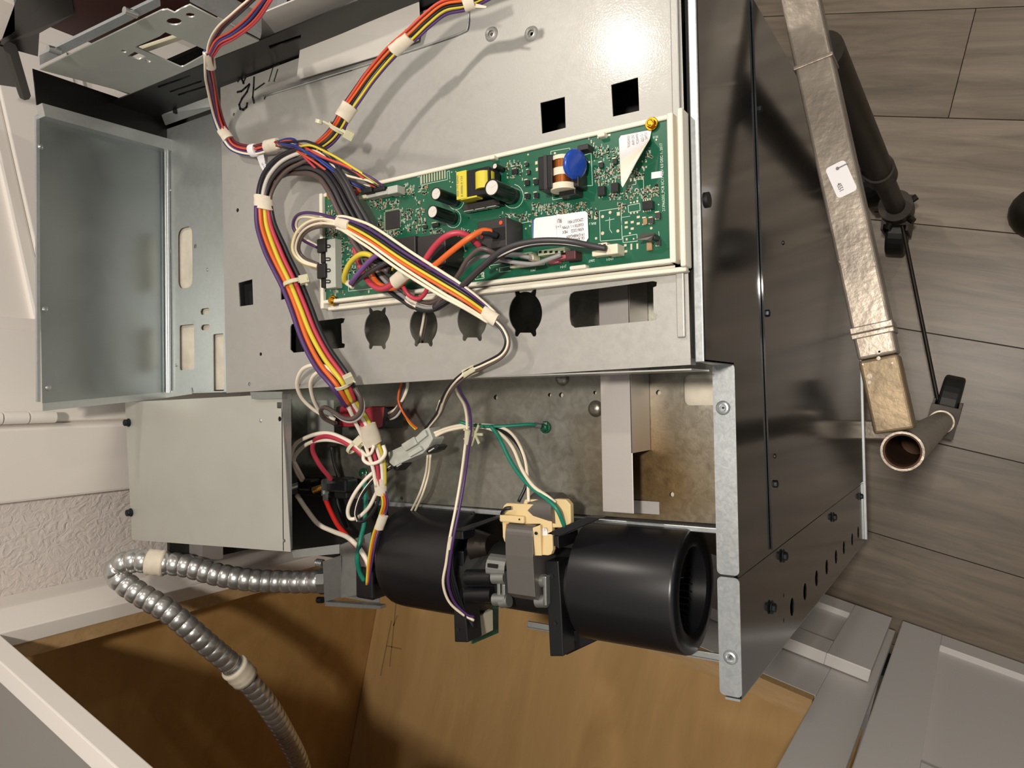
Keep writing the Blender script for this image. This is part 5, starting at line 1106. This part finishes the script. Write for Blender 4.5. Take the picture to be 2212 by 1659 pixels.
# purple and white pair to the blower sensor
hg = thing('wire_pair', 'long purple and white wire pair running to the small blower sensor board', 'wires')
for c, du in (('w', -4), ('p', 4)):
    wire(hg, c, [(1004 + du * .3, 806, .012), (986 + du, 824, .004), (992 + du, 848, -.02), (1008 + du, 878, -.04), (1013 + du, 920, -.05), (1008 + du, 970, -.054), (1000 + du, 1030, -.056), (988 + du, 1100, -.05), (975 + du, 1165, -.045), (968 + du, 1215, -.05), (963 + du * 1.4, 1260, -.055), (976 + du * 1.4, 1300, -.066), (1004 + du, 1327, -.078), (1024, 1336 - du, -.085)], 6.5)
for k in range(3): wire(hg, 'k', [(976 + k, 1180, -.05), (972 + k * 3, 1230, -.056), (980 + k * 5, 1280, -.066), (1000 + k * 3, 1325, -.08), (1024, 1345 + k * 6, -.086)], 5)
wrap(hg, (1011, 928, -.05), (1009, 958, -.054), 14, 'tie', 'tape_wrap', rows=.9); wrap(hg, (974, 1160, -.045), (970, 1186, -.047), 11, 'tape', rows=.9)
m = MB()
for k in range(7):
    a = k * .9; c = at(1024, 938, -.06); m.box(c + (.006 * math.cos(a), .006 * math.sin(a), 0), (.006 * math.cos(a), .006 * math.sin(a), .002), (-.0012 * math.sin(a), .0012 * math.cos(a), 0), (0, 0, .0008))
m.build('clip_fingers', 'tie', hg)
# looped white, brown and red leads at the wiring box
hh = thing('wire_loops', 'white, brown and red leads looping beside the wiring box to its black terminals', 'wires')
for c, pts, w in (('q', [(742, 828, .02), (715, 800, .026), (685, 788, .028), (655, 797, .02), (642, 826, .006), (650, 856, -.01), (672, 880, -.025), (700, 898, -.04), (724, 906, -.05)], 9), ('q', [(752, 846, .012), (735, 818, .02), (708, 802, .022), (684, 806, .018), (671, 828, .006), (677, 862, -.012), (692, 890, -.03), (712, 908, -.045), (726, 914, -.055)], 9),
                  ('n', [(766, 838, .016), (779, 862, .012), (779, 888, .006), (762, 904, .004), (740, 902, .0), (716, 886, -.004), (700, 880, -.01), (693, 888, -.02), (700, 903, -.035), (724, 916, -.05)], 10), ('l', [(770, 844, .012), (784, 868, .008), (782, 894, .002), (764, 909, 0), (744, 908, -.004), (722, 893, -.01)], 8),
                  ('q', [(776, 968, -.035), (752, 952, -.036), (712, 936, -.038), (675, 940, -.04), (640, 958, -.044), (631, 984, -.05), (642, 1010, -.06), (655, 1034, -.076)], 9), ('q', [(772, 972, -.038), (740, 956, -.04), (700, 950, -.042), (662, 960, -.046), (636, 988, -.052), (640, 1016, -.062), (652, 1038, -.078)], 9),
                  ('c', [(785, 985, -.04), (768, 970, -.036), (738, 952, -.036), (704, 942, -.038), (680, 952, -.044), (676, 975, -.052), (692, 1006, -.064), (708, 1026, -.076), (715, 1036, -.082)], 11), ('q', [(768, 962, -.034), (784, 978, -.036), (786, 994, -.036), (800, 1002, -.036), (820, 996, -.036), (832, 980, -.036), (828, 962, -.036)], 8.5),
                  ('q', [(780, 972, -.034), (792, 984, -.032), (802, 978, -.03), (808, 962, -.03)], 7), ('c', [(782, 978, -.04), (790, 994, -.042), (806, 990, -.044), (814, 970, -.044)], 9), ('q', [(642, 1070, -.09), (662, 1100, -.088), (688, 1132, -.086), (720, 1148, -.084), (750, 1160, -.082), (772, 1180, -.08), (790, 1206, -.08), (798, 1226, -.082)], 11),
                  ('R', [(703, 1078, -.09), (714, 1104, -.088), (730, 1134, -.087), (752, 1160, -.086), (776, 1188, -.086), (792, 1212, -.086), (798, 1236, -.088)], 11)):
    wire(hh, c, pts, w)
ziptie(hh, (763, 966, -.036), (750, 953, -.036), 30, (776, 955, -.03), (785, 962, -.03))
gw = thing('ground_wire', 'green ground wire from the deck screw down past the left blower drum', 'wire')
wire(gw, 't', [(787, 1040, -.108), (790, 1080, -.10), (787, 1130, -.09), (778, 1168, -.08), (772, 1205, -.078), (777, 1235, -.085), (787, 1254, -.09)], 11); m = MB(); c = at(787, 1034, -.112); m.box(c, (.0025, 0, 0), (0, .006, 0), (0, 0, .0015)); m.build('ring_lug', 'zinc', gw)
# red clamp that grips a pair of leads
rc = thing('wire_clamp', 'red plastic wire clamp with black ends lying on the deck behind the main loom', 'clamp')
z = -.072
def rcb(nm, mt, pts, h, z_=z): return prism(nm, mt, rc, [at(x, y, z_) for x, y in pts], (0, 0, -h), .0008)
rcb('clamp_body', 'red_ins', [(733, 878), (752, 876), (778, 890), (800, 878), (830, 879), (827, 924), (806, 926), (780, 920), (752, 922), (727, 921), (730, 900)], .024)
rcb('clamp_end', 'blackm', [(726, 879), (734, 877), (731, 922), (722, 924), (720, 916)], .028, z + .001); rcb('clamp_end', 'blackm', [(829, 879), (837, 882), (834, 926), (814, 926), (826, 921)], .028, z + .001)
rcb('clamp_ridge', 'red_ins', [(755, 894), (778, 898), (776, 922), (752, 916)], .004, z + .004)
hi = thing('wire_pair', 'brown, white and thin orange leads between the red clamp and the top sheet', 'wires')
for c, pts, w in (('n', [(835, 902, -.075), (852, 893, -.072), (866, 870, -.068), (874, 845, -.066), (877, 820, -.066)], 11), ('q', [(835, 895, -.075), (854, 884, -.07), (870, 862, -.066), (879, 840, -.064), (881, 820, -.064)], 7), ('l', [(836, 907, -.078), (856, 899, -.075), (868, 880, -.072)], 7), ('o', [(869, 822, -.062), (862, 846, -.062), (861, 868, -.064), (872, 893, -.066), (888, 914, -.066), (902, 926, -.064)], 5), ('y', [(871, 890, -.067), (884, 913, -.067), (898, 928, -.065)], 4.5)): wire(hi, c, pts, w)
wire(hi, 'q', [(918, 668, -.018), (913, 700, -.026), (904, 742, -.03)], 6); wire(hi, 'n', [(924, 668, -.018), (920, 700, -.028), (912, 742, -.032)], 5)
# grey inline plug with its motor leads
gp = thing('inline_plug', 'grey plastic inline wire plug lying slanted over the deck', 'plug')
z = -.055
def pr(nm, mt, pts, h, zz=z, bev=.0008): return prism(nm, mt, gp, [at(x, y, zz) for x, y in pts], (0, 0, -h), bev)
pr('plug_shell', 'conngrey', [(838, 977), (866, 964), (893, 948), (912, 930), (925, 922), (935, 948), (925, 966), (912, 980), (888, 990), (850, 1008), (841, 1000)], .02)
pr('plug_cap', 'conngrey', [(866, 960), (893, 943), (901, 959), (874, 975)], .006, z + .005); pr('plug_latch', 'conngrey', [(896, 945), (917, 929), (922, 941), (902, 957)], .005, z + .004)
pr('plug_ridge', 'conngrey', [(879, 979), (906, 963), (912, 972), (884, 988)], .005, z + .004); pr('plug_key', 'black', [(850, 1006), (866, 998), (870, 1003), (856, 1018), (849, 1014)], .016, z - .003); pr('plug_key', 'black', [(918, 972), (940, 960), (948, 964), (942, 973), (924, 981)], .016, z - .003)
pr('plug_slot', 'conngrey', [(856, 1006), (866, 1001), (867, 1003), (857, 1009)], .002, z - .002, 0); pr('plug_slot', 'conngrey', [(925, 974), (937, 967), (938, 969), (926, 977)], .002, z - .002, 0)
hj = thing('motor_leads', 'cream, black and green leads from the grey plug to the blower motor', 'wires')
for c, pts, w in (('w', [(934, 945, -.06), (966, 930, -.07), (1010, 922, -.08), (1050, 924, -.085), (1082, 938, -.085), (1108, 968, -.08), (1128, 1015, -.07), (1152, 1050, -.06), (1182, 1072, -.055), (1200, 1086, -.058)], 8), ('w', [(932, 938, -.06), (968, 924, -.07), (1012, 917, -.08), (1078, 922, -.085), (1110, 942, -.085), (1132, 985, -.078), (1140, 1035, -.068), (1142, 1084, -.058)], 7), ('k', [(936, 942, -.065), (970, 928, -.076), (1012, 921, -.086), (1080, 930, -.09), (1118, 960, -.088), (1136, 1005, -.08), (1137, 1045, -.072), (1120, 1084, -.066)], 7),
                  ('k', [(1104, 1097, -.052), (1092, 1099, -.05), (1085, 1108, -.054), (1084, 1116, -.06)], 8), ('t', [(992, 911, -.072), (1025, 919, -.078), (1080, 921, -.084), (1140, 917, -.10), (1158, 918, -.108)], 7.5), ('t', [(1060, 920, -.08), (1078, 945, -.08), (1104, 998, -.074), (1138, 1044, -.064), (1176, 1074, -.054), (1203, 1100, -.05), (1220, 1138, -.06)], 9.5),
                  ('q', [(838, 1003, -.06), (802, 1024, -.052), (770, 1060, -.048), (752, 1098, -.05), (756, 1120, -.054), (776, 1116, -.058), (798, 1094, -.058), (816, 1058, -.056)], 8.5), ('k', [(846, 1009, -.058), (812, 1033, -.05), (782, 1070, -.046), (769, 1106, -.046), (774, 1126, -.048), (792, 1122, -.05), (812, 1094, -.05), (822, 1066, -.05)], 7), ('q', [(844, 1006, -.0555), (809, 1030, -.0475), (779, 1068, -.0435), (766.5, 1106, -.0435), (771, 1127, -.0455)], 2.2),
                  ('w', [(924, 982, -.075), (920, 1020, -.085), (908, 1062, -.085), (892, 1096, -.10), (882, 1116, -.112)], 5), ('w', [(930, 982, -.077), (926, 1022, -.087), (914, 1064, -.087), (900, 1096, -.10), (891, 1116, -.112)], 5)):
    wire(hj, c, pts, w)
m = MB(); a, b = at(1155, 918, -.108), at(1168, 920, -.113); m.cyl(a, b, .003, n=12); m.box(at(1172, 921, -.116), (.005, 0, 0), (0, .004, 0), (0, 0, .0008)); m.build('ring_lug', 'zinc', hj)
m = MB(); a, b = at(788, 1022, ZD), at(788, 1022, ZD); 
# black sleeve of the supply leads behind the terminals
for nm, pts, w in (('supply_sleeve', [(716, 965, -.095), (722, 1000, -.10), (735, 1040, -.105)], 8), ('supply_sleeve', [(726, 1070, -.115), (735, 1105, -.115), (748, 1140, -.115)], 9)):
    P = path(pts, 6); tube(nm, 'blackm', hh, P, w / 2 * mpp(P[2]), 8)
